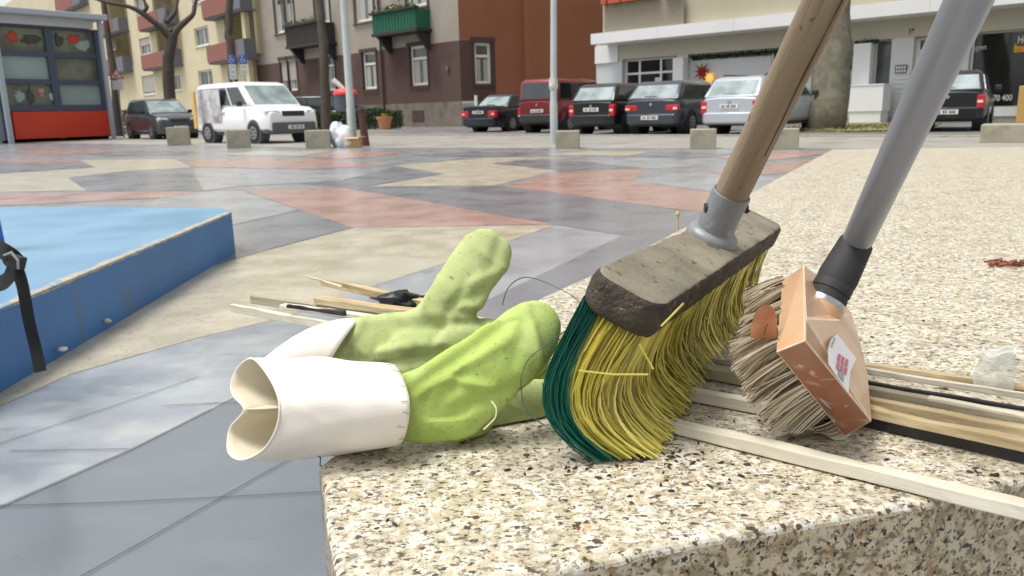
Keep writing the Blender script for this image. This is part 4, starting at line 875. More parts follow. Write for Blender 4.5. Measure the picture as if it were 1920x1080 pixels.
    g_ = MB().box(-hw * .95, hw * .95, .3, L_ - .35, zb - .05, zb + .04); g_.build('underbody', M['trim_black'], root)
    # wheels
    for wy in wheels:
        for sgn in (1, -1):
            x0 = sgn * (hw - .19); x1 = sgn * (hw + .012)
            a_ = MB().lathe((sgn * (hw - .3), wy, wr), (sgn, 0, 0), [(wr + .07, 0), (wr + .07, .302)], 28); a_.build('wheel_arch', M['tyre'] if lower != 'trim_grey' else M['trim_grey'], root, smooth=True)
            t_ = MB().lathe((x0, wy, wr), (sgn, 0, 0), [(wr * .6, 0), (wr * .95, .0), (wr, .03), (wr, .18), (wr * .95, .21), (wr * .66, .215)], 28).build('wheel', M['tyre'], root, smooth=True)
            g_ = MB(); g_.lathe((sgn * (hw + .0), wy, wr), (sgn, 0, 0), [(wr * .62, 0), (wr * .62, .026), (wr * .5, .03)], 20)
            rr_ = g_.build('rim', M['rim'] if rimm == 'rim' else M[rimm], t_, smooth=True)
            g_ = MB()
            for k in range(6):
                an = k * PI / 3; c_ = V((sgn * (hw + .032), wy + math.cos(an) * wr * .38, wr + math.sin(an) * wr * .38)); g_.lathe(c_, (sgn, 0, 0), [(wr * .1, 0), (wr * .1, .003)], 8)
            g_.build('rim_slots', M['tyre'], t_)
    # lamps and plate
    lt = belt - .12
    for sgn in (1, -1):
        g_ = MB()
        if lamp == 'wide': g_.box(*sorted((sgn * hw * .5, sgn * hw * .93)), -.012, .12, lt - .2, lt - .04)
        elif lamp == 'tall': g_.box(*sorted((sgn * hw * .74, sgn * hw * .95)), -.012, .16, lt - .3, lt + .02)
        elif lamp == 'low': g_.box(*sorted((sgn * hw * .82, sgn * hw * .95)), -.012, .12, .55, .85)
        elif lamp == 'tri': g_.prism([(sgn * hw * .55, -.012), (sgn * hw * .97, -.012), (sgn * hw * .97, .18), (sgn * hw * .55, .1)], lt - .26, lt - .02)
        tl = g_.build('tail_lamp', M['tail'], root, bevel=.025)
        g_ = MB().box(*sorted((sgn * hw * .76, sgn * hw * .9)), -.022, -.013, lt - .17, lt - .11) if lamp != 'low' else MB().box(*sorted((sgn * hw * .84, sgn * hw * .92)), -.022, -.013, .56, .6)
        g_.build('reversing_lamp', M['tail_white'], tl)
        hz_ = hood - .12
        g_ = MB(); g_.prism([(sgn * hw * .5, L_ + .002), (sgn * hw * .93, L_ - .09), (sgn * hw * .97, L_ - .4), (sgn * hw * .62, L_ - .2)], hz_ - .2, hz_ - .02); g_.build('headlamp', M['headlamp'], root, bevel=.03)
    zp_ = (.42 if plate_low else .68)
    g_ = MB().box(-.26, .26, -.105 if plate_low else -.022, .02, zp_, zp_ + .11); pl_ = g_.build('number_plate', M['plate'], root)
    g_ = MB()
    for i, x in enumerate((-.19, -.14, -.05, .0, .08, .13, .18)): g_.box(x - .014, x + .014, -.111 if plate_low else -.028, -.106 if plate_low else -.023, zp_ + .022, zp_ + .088)
    g_.build('plate_characters', M['ink'], pl_)
    g_ = MB().box(-.26, .26, L_ + .07, L_ + .11, .4, .51); pf = g_.build('number_plate', M['plate'], root)
    g_ = MB()
    for i, x in enumerate((-.19, -.14, -.05, .0, .08, .13, .18)): g_.box(x - .014, x + .014, L_ + .111, L_ + .115, .422, .488)
    g_.build('plate_characters', M['ink'], pf)
    g_ = MB().box(-hw * .42, hw * .42, L_ - .05, L_ + .008, hood - .32, hood - .16); g_.build('grille', M['trim_black'], root, bevel=.02)
    g_ = MB().lathe((0, -.03 + .015, lt - .02), (0, -1, 0), [(.045, 0), (.045, .012)], 14); g_.build('badge', M['steel'], root)
    if not front:
        g_ = MB().box(-.25, .12, rb - .03 + .1, rb + .0 + .1, belt + .06, belt + .085); g_.build('rear_wiper', M['trim_black'], root)
    return root
NAVY = paint('navy_car_paint', srgb(22, 26, 40)); BLACK = paint('black_car_paint', srgb(20, 22, 26)); DGREY = paint('dark_grey_car_paint', srgb(54, 60, 70)); RED = paint('dark_red_car_paint', srgb(120, 30, 38)); SILVER = paint('silver_car_paint', srgb(184, 190, 198), .3, .45)
ANTH = paint('anthracite_car_paint', srgb(62, 68, 74)); WHITE = nmat('white_van_paint', srgb(228, 230, 230), .3, var=.02, coat=.4)
car('saloon_car', 'navy saloon with chrome rimmed rear lamps left of the dark red van', 'car', (957, 246.5), (.76, 1.0), 37, 4.5, 1.73, 1.42, NAVY, belt=.93, rb=.8, rt=1.35, ft=2.5, fb=3.3, wheels=(1.0, 3.7), lamp='tri', trunk=.98, side_split=(.5,), cab_w=.74)
car('delivery_van', 'dark red high roofed passenger van behind the right lamp post', 'van', (999, 248.5), (-.72, .75), 37, 4.1, 1.7, 1.8, RED, belt=1.08, rb=.02, rt=.12, ft=2.7, fb=3.25, wheels=(.75, 3.4), lamp='low', rear_glass='car_glass', cab_w=.88, side_split=(.36, .68), zb=.32, lower='trim_black')
car('hatchback', 'small black hatchback between the dark red van and the grey hatchback', 'car', (1096, 252), (-.68, .7), 38, 3.99, 1.66, 1.49, BLACK, belt=.97, rb=.03, rt=.4, ft=2.3, fb=3.0, wheels=(.7, 3.15), lamp='tall', rimm='tyre', side_split=(.52,), zb=.28)
car('hatchback', 'dark grey hatchback with round badge left of the silver estate car', 'car', (1287, 251.5), (.74, .75), 37, 4.2, 1.78, 1.48, DGREY, belt=.98, rb=.03, rt=.5, ft=2.4, fb=3.25, wheels=(.75, 3.3), lamp='wide', plate_low=True, side_split=(.52,), zb=.27)
ec = car('estate_car', 'silver estate car with roof rails behind the wooden broom handle', 'car', (1352, 251.5), (-.66, .85), 43, 4.6, 1.74, 1.5, SILVER, belt=.98, rb=.03, rt=.45, ft=2.75, fb=3.6, wheels=(.9, 3.6), lamp='tall', side_split=(.34, .68), zb=.28)
car('hatchback', 'black hatchback at the far right behind the grey brush handle', 'car', (1836, 245.5), (.7, .7), 33, 3.95, 1.68, 1.46, BLACK, belt=.97, rb=.03, rt=.45, ft=2.3, fb=3.0, wheels=(.7, 3.15), lamp='tall', plate_low=True, side_split=(.52,), zb=.28)
for sg in (1, -1):
    g_ = MB().tube([(sg * .6, .75, 1.5), (sg * .6, .85, 1.55), (sg * .6, 2.3, 1.56), (sg * .6, 2.45, 1.5)], .018, 8); g_.build('roof_rail', M['trim_black'], ec)
vanr = car('delivery_van', 'white delivery van with grey bumpers seen from the front', 'van', (487, 269.5), (.74, 3.5), 132, 4.25, 1.8, 1.80, WHITE, belt=1.08, rb=.02, rt=.1, ft=2.75, fb=3.5, wheels=(.83, 3.5), lamp='low', rear_glass='car_glass', cab_w=.84, side_split=(.66,), zb=.3, lower='trim_grey', front=True, hood=1.08, cabin_solid=.0)
car('minivan', 'dark grey minivan facing right behind the first concrete block', 'car', (251, 260.5), (.74, .65), 138, 4.05, 1.72, 1.6, ANTH, belt=1.0, rb=.03, rt=.4, ft=2.3, fb=3.15, wheels=(.65, 3.28), lamp='tall', side_split=(.3, .62), zb=.24, front=True)
car('people_carrier', 'black people carrier with chrome window line half hidden behind the hedge', 'car', (566, 242.5), (.74, .8), 104, 4.6, 1.8, 1.95, BLACK, belt=1.05, rb=.05, rt=.3, ft=3.1, fb=3.8, wheels=(.8, 3.6), lamp='tall', side_split=(.34, .66), front=True)
# van side lettering-free photo wrap and sliding door panel
g_ = MB().box(.9 + .002, .9 + .012, .28, 1.75, .62, 1.62); g_.build('side_wrap', layer(nmat('printed_wrap', srgb(206, 206, 208), .4, var=.04), srgb(146, 136, 140), 2.2, .45, .62, 4), vanr)
g_ = MB().box(.78, .905, -.012, .16, .45, 1.6); g_.build('yellow_edge', nmat('yellow_edge', srgb(222, 180, 90), .5), vanr)

# ================================================================== BLUE BLOCK, STRAP
ZB = .235
c1 = gz(434, 398, ZB); n1 = gz(0, 579, ZB); dirn = (n1 - c1).normalized(); nl = c1 + dirn * 3.6
bk = gz(-30, 388, ZB); e1 = gz(414, 389.5, ZB)
poly = [nl, c1, e1, gz(150, 388, ZB), bk + (bk - e1) * .2]
rbk = empty('blue_bench', V((c1.x - 1, c1.y, 0)), 'low blue painted concrete bench with chipped pale edge', 'bench')
mb_ = MB()
P = [(p.x, p.y) for p in poly]
N_ = 60
front = [V((nl.x, nl.y, 0)).lerp(V((c1.x, c1.y, 0)), i / N_) for i in range(N_ + 1)]
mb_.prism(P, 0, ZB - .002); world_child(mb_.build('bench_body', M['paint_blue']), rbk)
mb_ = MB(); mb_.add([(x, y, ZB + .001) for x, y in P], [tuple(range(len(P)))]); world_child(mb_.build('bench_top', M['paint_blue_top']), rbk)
mb_ = MB(); nn = V((-(c1 - nl).y, (c1 - nl).x, 0)).normalized(); vs = []; NN = 220
for i in range(NN + 1):
    p = V((nl.x, nl.y, 0)).lerp(V((c1.x, c1.y, 0)), i / NN); a_ = .026 + .014 * noise.noise(p * 9) + .006 * noise.noise(p * 40); b_ = .004 + .005 * noise.noise(p * 14 + V((5, 0, 0)))
    vs += [p - nn * .002 + V((0, 0, ZB - .004 - max(0, b_))), p - nn * .0025 + V((0, 0, ZB + .002)), p + nn * .004 + V((0, 0, ZB + .004)), p + nn * (.004 + max(.004, a_)) + V((0, 0, ZB + .003))]
for i in range(NN):
    for k in range(3): mb_.f.append((i * 4 + k, (i + 1) * 4 + k, (i + 1) * 4 + k + 1, i * 4 + k + 1)); mb_.m.append(0)
mb_.v = [tuple(p) for p in vs]; world_child(mb_.build('chipped_edge', M['worn'], smooth=True), rbk)
# post at the left edge and black strap
pq = gz(-8, 470, ZB); mb_ = MB(); mb_.box(-.045, .03, -.03, .03, 0, .6)
o = mb_.build('blue_post', nmat('bright_blue_paint', srgb(30, 98, 180), .5), bevel=.008); o.location = V((pq.x, pq.y, ZB + .001)); o.rotation_euler = (0, -.05, 0); tag(o, 'bright blue post standing on the blue bench at the left edge', 'post')
def ribbon(mb_, pts, wd, side, th=.0012):
    P = [V(p) for p in pts]; out = []; n = 6 * (len(P) - 1)
    for i in range(n + 1):
        t = i / n * (len(P) - 1); k = min(int(t), len(P) - 2); f = t - k
        a = P[max(k - 1, 0)]; b = P[k]; c = P[k + 1]; d = P[min(k + 2, len(P) - 1)]
        out.append(.5 * ((2 * b) + (c - a) * f + (2 * a - 5 * b + 4 * c - d) * f * f + (3 * b - a - 3 * c + d) * f ** 3))
    vs = []
    for i, p in enumerate(out):
        w_ = wd[min(int(i / n * len(wd)), len(wd) - 1)] / 2 if hasattr(wd, '__len__') else wd / 2
        d = (out[min(i + 1, n)] - out[max(i - 1, 0)]).normalized(); s_ = side - d * side.dot(d); s_.normalize(); nn_ = d.cross(s_) * th
        vs += [p - s_ * w_ - nn_, p + s_ * w_ - nn_, p + s_ * w_ + nn_, p - s_ * w_ + nn_]
    fs = [(i * 4 + k, i * 4 + (k + 1) % 4, (i + 1) * 4 + (k + 1) % 4, (i + 1) * 4 + k) for i in range(n) for k in range(4)] + [(3, 2, 1, 0), tuple(n * 4 + k for k in range(4))]
    mb_.add(vs, fs)
ts = 2.0
rst = empty('strap', gz(78, 700), 'black webbing strap with buckle hanging over the blue bench edge', 'strap')
mb_ = MB(); ribbon(mb_, [at(-40, 450, ts + .1), at(5, 470, ts), at(30, 492, ts)], .045, UC); ribbon(mb_, [at(-40, 530, ts + .1), at(5, 530, ts), at(28, 500, ts - .02)], .04, UC)
ribbon(mb_, [at(28, 494, ts - .03), at(42, 535, ts - .04), at(54, 600, ts - .02), at(66, 650, ts), at(76, 697, ts)], .03, RC); world_child(mb_.build('webbing', M['strap_black']), rst)
bm_ = MB(); c_ = at(31, 489, ts - .05)
bm_.hexa([c_ + RC * a + UC * b + FW * c for c in (.012, -.012) for a, b in ((-.02, -.017), (.014, -.024), (.022, .008), (-.012, .018))]); world_child(bm_.build('buckle', M['black_rubber'], bevel=.004), rst)
bm_ = MB(); bm_.tube([c_ + RC * -.02 + UC * .012 - FW * .016, c_ + RC * .0 + UC * .02 - FW * .02, c_ + RC * .016 + UC * .0 - FW * .02, c_ + RC * .014 - UC * .02 - FW * .016], .0035, 6); world_child(bm_.build('buckle_bar', M['steel']), rst)
for (u, v, s_, lab) in ((120, 675, .014, 'small white stone chip lying left at the foot of the blue bench'), (203, 620, .016, 'pale stone chip by the scuffed spot at the foot of the blue bench')):
    p = gz(u, v); tag(lump('stone_chip', V((p.x, p.y, .03)), s_, s_ * .8, s_ * .6, M['bag_white'] if u < 150 else M['cuff_in'], u, .4, 2), lab, 'stone', 'stone chips at the foot of the blue bench')

# ================================================================== GRANITE BENCH
SC = .87; BZ = CZ - .25 * SC
def un(p): return O + (V(p) - O) * SC
bp = [gz(640, 1190, BZ), gz(611, 980, BZ), gz(597, 872, BZ), gz(800, 700, BZ), gz(1014, 557, BZ), gz(1119, 510, BZ), gz(1407, 361, BZ), gz(1560, 280, BZ), gz(1920, 275.5, BZ), gz(2700, 268, BZ), V((4.0, 1.0, 0)), V((1.2, .74, 0)), gz(1990, 880, BZ), gz(1730, 944, BZ), gz(1330, 1008, BZ), gz(970, 1086, BZ)]
f0, f1 = bp[14], bp[15]; d_ = (f1 - f0).normalized(); bp[0] = V((gz(625, 1080, BZ).x + .012, f1.y - .03, 0))
def rough(seq):
    out = []
    for i, p in enumerate(seq):
        q_ = seq[(i + 1) % len(seq)]; L_ = (q_ - p).length
        out.append((p.x, p.y))
        if L_ < 4.2 and min(p.y, q_.y) < 1.2 and max(p.x, q_.x) < 1.3:
            n_ = int(L_ / .012); dd = (q_ - p).normalized(); nn = V((-dd.y, dd.x, 0))
            for k in range(1, n_):
                c = p.lerp(q_, k / n_) + nn * (.0022 * noise.noise(V((p.x + k * .21, p.y, 1))) + .0010 * noise.noise(V((k * .9, p.x, 2))))
                out.append((c.x, c.y))
    return out
pts = rough([V((p.x, p.y, 0)) for p in bp])
bm = bmesh.new(); top = [bm.verts.new((x, y, BZ)) for x, y in pts]; ft_ = bm.faces.new(top)
if ft_.normal.z < 0: ft_.normal_flip()
ret = bmesh.ops.extrude_face_region(bm, geom=[ft_]); vv = [e for e in ret['geom'] if isinstance(e, bmesh.types.BMVert)]
for v in vv: v.co.z = 0.0
bmesh.ops.recalc_face_normals(bm, faces=bm.faces)
for f_ in bm.faces:
    f_.normal_update(); f_.material_index = 1 if abs(f_.normal.z) < .5 else 0
me = bpy.data.meshes.new('granite_bench'); bm.to_mesh(me); bm.free(); me.materials.append(M['granite']); me.materials.append(M['granite_face'])
gb = bpy.data.objects.new('granite_bench', me); COL.objects.link(gb)
md = gb.modifiers.new('bevel', 'BEVEL'); md.width = .005; md.segments = 4; md.limit_method = 'ANGLE'; md.angle_limit = math.radians(40); md.material = 0
tag(gb, 'broad low granite bench slab with cream top and rough brown flecked front', 'bench')

# ================================================================== LATHS LYING ON THE BENCH
def lath(name, a, b, w_, h, z, mat, label, bend=0, seed=0, z2=None, cat='lath', group='wooden laths on the granite bench', taper=1.0, chip=.0012):
    A = gz(a[0], a[1], BZ + z); B = gz(b[0], b[1], BZ + (z if z2 is None else z2)); d = (B - A); L_ = d.length; d.normalize(); n = V((-d.y, d.x, 0)).normalized(); up = n.cross(d) * -1
    if up.z < 0: up = -up
    N = max(8, int(L_ / .012)); vs = []; X, Y_, Z_ = V((1, 0, 0)), V((0, 1, 0)), V((0, 0, 1))
    for i in range(N + 1):
        k = i / N; c = X * (L_ * k) + Y_ * bend * math.sin(PI * k); ww = w_ * (1 - (1 - taper) * (1 - k)) / 2
        j = lambda q: noise.noise(V((k * L_ * 18, q, seed))) * chip + noise.noise(V((k * L_ * 70, q, seed))) * chip * .5
        e = 0 if 0 < i < N else 1
        vs += [c - Y_ * (ww + j(1)) , c + Y_ * (ww + j(2)), c + Y_ * (ww + j(3)) + Z_ * (h + j(4)) + X * (j(9) * 3 * e), c - Y_ * (ww + j(5)) + Z_ * (h + j(6)) + X * (j(8) * 3 * e)]
    fs = [(i * 4 + k, i * 4 + (k + 1) % 4, (i + 1) * 4 + (k + 1) % 4, (i + 1) * 4 + k) for i in range(N) for k in range(4)] + [(3, 2, 1, 0), tuple(N * 4 + k for k in range(4))]
    mb_ = MB().add(vs, fs); o = mb_.build(name, M[mat], bevel=.0008); o.matrix_world = Matrix.Translation(A) @ Matrix((d, n, up)).transposed().to_4x4()
    return tag(o, label, cat, group)
lath('lath', (1236, 802), (2050, 1002), .010, .0085, .001, 'white_wood', 'pale smooth lath nearest the viewer, reaching over the bench edge at right', seed=1)
lath('lath', (436, 584), (1545, 797), .009, .009, .001, 'white_wood', 'pale slender lath just in front of the bundle, its thin end left of the gloves', seed=2, taper=.6)
lath('lath', (1000, 640), (1560, 748), .022, .009, .001, 'old_wood', 'brown weathered lath under the heads of both brushes', seed=3)
lath('black_strip', (1560, 782), (2000, 884), .006, .0085, .001, 'black_plastic', 'flat black plastic strip in front of the lath bundle at right', seed=4, cat='strip', group=None)
lath('lath', (1500, 752), (2000, 862), .008, .007, .0085, 'tan_wood', 'rough splintered yellowish lath right behind the black strip', seed=5, chip=.0018)
lath('lath', (1480, 733), (2000, 836), .008, .007, .0075, 'tan_wood', 'rough tan lath in the middle of the bundle at right', seed=6, chip=.0018)
lath('lath', (1500, 772), (1830, 830), .004, .004, .001, 'white_wood', 'thin pale sliver squeezed between the black strip and the tan laths', seed=17)
lath('lath', (1740, 750), (2000, 800), .006, .003, .0165, 'white_wood', 'short bright white sliver on top of the tan bundle', seed=7)
lath('lath', (1500, 716), (2000, 806), .009, .006, .004, 'old_wood', 'grey brown stained lath between the white edged one and the tan ones', seed=18)
lath('black_strip', (1500, 702), (2000, 786), .004, .004, .001, 'black_plastic', 'thin black strip standing for the shade in the gap behind the stained lath at right', seed=19, cat='strip', group=None)  # dark strip added as the shade between two laths
lath('lath', (478, 567), (1500, 722), .014, .010, .001, 'old_wood', 'long stained lath passing behind both gloves, blunt end left of the gloves', seed=8)
lath('lath', (1520, 684), (2000, 762), .004, .005, .008, 'white_wood', 'thin white edged lath lying at the very back of the bundle', seed=9)
lath('lath', (1500, 672), (2000, 742), .006, .004, .001, 'tan_wood', 'thin tan lath behind all others, touching the clear plastic lump', seed=13)
lath('lath', (596, 569), (1100, 640), .013, .008, .012, 'tan_wood', 'short tan lath with a blunt end behind the white cuffs', seed=10)
lath('lath', (604, 534), (850, 590), .012, .009, .02, 'tan_wood', 'orange tan splinter pointing left behind the upright glove thumb', seed=11, taper=.5, z2=.012)
lath('lath', (574, 520), (640, 538), .003, .002, .03, 'white_wood', 'needle thin pale splinter behind the gloves', seed=12, taper=.2)
lath('lath', (530, 578), (700, 600), .010, .005, .012, 'white_wood', 'short white lath piece with a black smear behind the cuffs', seed=14)
lath('black_strip', (540, 577), (650, 592), .005, .004, .0175, 'black_plastic', 'short ragged black strip on a white lath behind the cuffs', seed=15, cat='strip', group=None, chip=.003)
p = gz(745, 578, BZ + .012); tag(lump('plastic_scrap', p, .022, .012, .010, M['black_plastic'], 4, .7, 3), 'crumpled scrap of black plastic behind the upright thumb', 'plastic scrap')
mb_ = MB(); mb_.tube([gz(744, 562, BZ + .02), gz(760, 548, BZ + .03), gz(790, 556, BZ + .03), gz(812, 556, BZ + .028)], .0014, 6); tag(mb_.build('twig', M['broom_dirt']), 'thin dark twig behind the upright glove thumb', 'twig')

# clear plastic lump
p = gz(1862, 728, BZ); rcl = empty('clear_cup', p, 'crushed clear plastic cup behind the laths at right', 'cup')
def crushed():
    mb_ = MB(); S_ = 36; Hn = 14; vs = []; t_ = (p - O).dot(FW); s_ = t_ / F
    for j in range(Hn + 1):
        k = j / Hn
        for i in range(S_):
            an = 2 * PI * i / S_; r_ = (36 * (1 - .25 * k ** 2)) * s_; q_ = V((math.cos(an), math.sin(an), k * 1.5))
            r_ *= 1 + .22 * noise.noise(q_ * 1.7) + .14 * noise.noise(q_ * 4.1)
            vs.append(V((r_ * math.cos(an) + k * 5 * s_, r_ * math.sin(an) * .75, .001 + k * 66 * s_ * (1 + .1 * math.sin(an * 3)))))
    fs = [(j * S_ + i, j * S_ + (i + 1) % S_, (j + 1) * S_ + (i + 1) % S_, (j + 1) * S_ + i) for j in range(Hn) for i in range(S_)]
    fs.append(tuple(range(S_))[::-1]); fs.append(tuple(Hn * S_ + i for i in range(S_)))
    mb_.add(vs, fs); mb_.build('cup_body', M['clear'], rcl, smooth=True, sharp=70)
    mb_ = MB(); mb_.tube([vs[Hn * S_ + i % S_] * 1.0 + V((0, 0, .001)) for i in range(S_ + 1)], .0012, 6, cap=False); mb_.build('cup_rim', M['clear'], rcl, smooth=True)
crushed()
# leaf crumbs
rr = random.Random(12); mb_ = MB()
for i in range(34):
    q_ = gz(1858 + rr.random() * 75, 495 + rr.gauss(0, 2.5), BZ + .002); s_ = rr.uniform(.002, .006); an = rr.uniform(0, 6); e = V((math.cos(an), math.sin(an), rr.uniform(-.2, .6))) * s_ * 1.8; f = V((-math.sin(an), math.cos(an), rr.uniform(0, .6))) * s_ * .6
    mb_.hexa([q_ - e, q_ - f, q_ + e, q_ + f] + [x + V((0, 0, .002)) for x in (q_ - e, q_ - f, q_ + e, q_ + f)])
tag(mb_.build('leaf_crumbs', nmat('reddish_leaf_crumbs', srgb(122, 70, 48), .8, var=.3, scale=80)), 'reddish brown leaf crumbs on the bench at the right edge', 'leaf crumbs')

rr = random.Random(77); mb_ = MB()
for i in range(170):
    if rr.random() < .5: u, v = rr.gauss(1180, 130), rr.gauss(862, 30)
    else: u, v = rr.uniform(700, 1900), rr.uniform(560, 1000)
    if v > 930 - abs(u - 1250) * .06 and u > 1250: continue
    if v < 840 and u < 1000: continue
    q_ = gz(u, v, BZ + .0004); s_ = rr.uniform(.0004, .0013); an = rr.uniform(0, 6); e = V((math.cos(an), math.sin(an), 0)) * s_ * rr.uniform(1, 3); f = V((-math.sin(an), math.cos(an), 0)) * s_ * .7
    mb_.hexa([q_ - e, q_ - f, q_ + e, q_ + f] + [x + V((0, 0, s_)) for x in (q_ - e * .6, q_ - f * .6, q_ + e * .6, q_ + f * .6)])
tag(mb_.build('grit', M['broom_dirt']), 'fine dark grit and crumbs scattered on the granite slab', 'grit', kind='stuff')

# ================================================================== OLD BROOM
cA = un((.197, .770, .621)); aA = V((.471, .882, -.02)).normalized(); wA = V((.800, -.437, -.412)).normalized(); nA = aA.cross(wA) * -1
if nA.z < 0: nA = -nA
LA, WA, TA = .50 * SC, .060 * SC, .028 * SC
rA = empty('broom', V((cA.x, cA.y, BZ)), 'old street broom with grimy wooden head and yellow and green bristles', 'broom')
# rounded block
def rounded_block(c, a, w_, n, L_, W_, T, r, seg, nl_, jit):
    out = []
    for sx, sy, a0 in ((1, 1, 0), (-1, 1, PI / 2), (-1, -1, PI), (1, -1, 1.5 * PI)):
        for i in range(seg + 1):
            an = a0 + PI / 2 * i / seg; out.append((sx * (L_ / 2 - r) + r * math.cos(an), sy * (W_ / 2 - r) + r * math.sin(an)))
    # subdivide long sides
    full = []
    for i, p_ in enumerate(out):
        q_ = out[(i + 1) % len(out)]; m_ = max(1, int(math.hypot(q_[0] - p_[0], q_[1] - p_[1]) / .008))
        for k in range(m_): full.append((p_[0] + (q_[0] - p_[0]) * k / m_, p_[1] + (q_[1] - p_[1]) * k / m_))
    n_ = len(full); prof = [(.75, 0.), (.93, .0), (.985, .12), (1.0, .3), (1.0, .7), (.985, .88), (.93, .985), (.85, 1.), (.5, 1.0), (.2, 1.0)]
    vs = []; rk = .10
    for s_, h in prof:
        for x, y in full:
            # inset toward the centre line, the amount measured from the rim
            ins = (1 - s_) * W_ / 2; L2, W2 = L_ / 2, W_ / 2
            xx = x * (L2 - ins) / L2; yy = y * (W2 - ins) / W2
            p_ = c + a * xx + w_ * yy + n * (T * (h - 1))
            p_ += n * noise.noise(p_ * 60) * jit + (a * math.copysign(1, x) * (abs(x) > L2 * .9) + w_ * (y / W2)) * noise.noise(p_ * 90 + V((3, 1, 0))) * jit
            vs.append(p_)
    fs = [(i * n_ + k, i * n_ + (k + 1) % n_, (i + 1) * n_ + (k + 1) % n_, (i + 1) * n_ + k) for i in range(len(prof) - 1) for k in range(n_)]
    mi = [1 if i < 6 else 0 for i in range(len(prof) - 1) for k in range(n_)]
    fs += [tuple(range(n_))[::-1], tuple((len(prof) - 1) * n_ + k for k in range(n_))]; mi += [1, 0]
    mb_ = MB(); mb_.add(vs, fs); mb_.m = mi; return mb_
hd = world_child(rounded_block(cA, aA, wA, nA, LA, WA, TA, .017, 8, 0, .0009).build('broom_head', [M['broom_wood'], M['broom_dirt']], smooth=True, sharp=70), rA)
# socket and flange
tF = (un((.197, .770, .621)) - O).dot(FW)
b0 = cA - wA * .002; hB = at(1372, 362, tF * .975); hT = at(1547, 0, tF * .975 * .80)
dH = (hT - hB).normalized(); fl_c = at(1333, 447, (cA - O).dot(FW) * .995)
# put flange on head plane
rr_ = (fl_c - O).normalized(); fl_c = O + rr_ * ((cA - O).dot(nA) / rr_.dot(nA))
sd_ = (hB - fl_c).normalized()
rs_ = px(34, tF) * .98
mb_ = MB().lathe(fl_c, (nA * .5 + sd_ * .5).normalized(), [(rs_ * 1.5, 0), (rs_ * 1.52, .003), (rs_ * 1.4, .007), (rs_ * 1.1, .010)], 40)
sock = mb_
sockh = (hB - fl_c).length
mb_.lathe(fl_c + sd_ * .004, sd_, [(rs_ * 1.12, 0), (rs_ * 1.08, .006), (rs_ * 1.03, .02), (rs_ * 1.07, sockh - .006), (rs_ * 1.07, sockh - .004), (rs_ * .97, sockh - .0035), (rs_ * .95, sockh - .02)], 40)
so_ = world_child(mb_.build('handle_socket', M['metal_grey'], smooth=True, sharp=35), rA)
cs = fl_c + sd_ * (sockh * .68)
mb_ = MB().tube([cs + RC * (rs_ * 1.0) - FW * .002, cs + RC * (rs_ * 1.28) + UC * -.003], .0022, 8); mb_.lathe(cs + RC * rs_ * 1.05, RC, [(.0045, 0), (.0045, .003)], 6)
mb_.lathe(cs - RC * rs_ * 1.12, RC, [(.0045, 0), (.0045, .003)], 6); world_child(mb_.build('socket_bolt', M['dark_iron']), so_)
# handle
NH = 90; rh = px(32, tF); hE = hB + dH * 1.25; hS = hB - dH * .012
ax_ = dH.orthogonal().normalized(); ay_ = dH.cross(ax_); HM = Matrix.Translation(hS) @ Matrix((ax_, ay_, dH)).transposed().to_4x4()
mb_ = MB(); mb_.tube([V((0, 0, (hE - hS).length * i / NH)) for i in range(NH + 1)], [rh * .96 * (1 + .02 * noise.noise(V((i * .31, 0, 0))) + .05 * max(0, i / NH - .2)) for i in range(NH + 1)], 40)
ho = mb_.build('broom_handle', M['handle_wood'], smooth=True, sharp=70); world_child(ho, rA); ho.matrix_local = rA.matrix_basis.inverted() @ HM; ho.matrix_parent_inverse = Matrix()
ho.matrix_basis = Matrix.Translation(-rA.location) @ HM
# crack along the handle
side = (RC * .30 - FW * .95); side = (side - dH * side.dot(dH)).normalized(); tang = dH.cross(side)
mb_ = MB(); pr = []; HL = (hE - hS).length
for i in range(80):
    k = .05 + .34 * i / 80; rad = rh * .96 * (1.012 + .02 * noise.noise(V((k * NH * .31, 0, 0))) + .05 * max(0, k - .2)); off = .001 + .0025 * noise.noise(V((k * 14, 3, 0))) - .006 * k
    q2 = hS + dH * HL * k; an = off / rad; sd2 = side * math.cos(an) + tang * math.sin(an); wd_ = .0006 + .0005 * noise.noise(V((k * 40, 0, 5)))
    pr += [q2 + sd2 * rad - tang * wd_, q2 + sd2 * rad + tang * wd_]
mb_.add(pr, [(2 * i, 2 * i + 1, 2 * i + 3, 2 * i + 2) for i in range(79)]); o = mb_.build('crack', nmat('dark_wood_crack', srgb(64, 46, 30), .9), ho, fixn=False)
o.matrix_parent_inverse = HM.inverted()
# nail / matchstick on the head
pn = at(1270, 432, (cA - O).dot(FW) * .99); rr_ = (pn - O).normalized(); pn = O + rr_ * ((cA - wA * WA * .45 - O).dot(nA) / rr_.dot(nA))
mb_ = MB().tube([pn, pn + V((0, 0, .013))], .0011, 6); mb_.lathe(pn + V((0, 0, .012)), V((0, 0, 1)), [(.0012, 0), (.0022, .0015), (.0016, .004)], 8); world_child(mb_.build('wood_splinter', M['tan_wood']), rA)

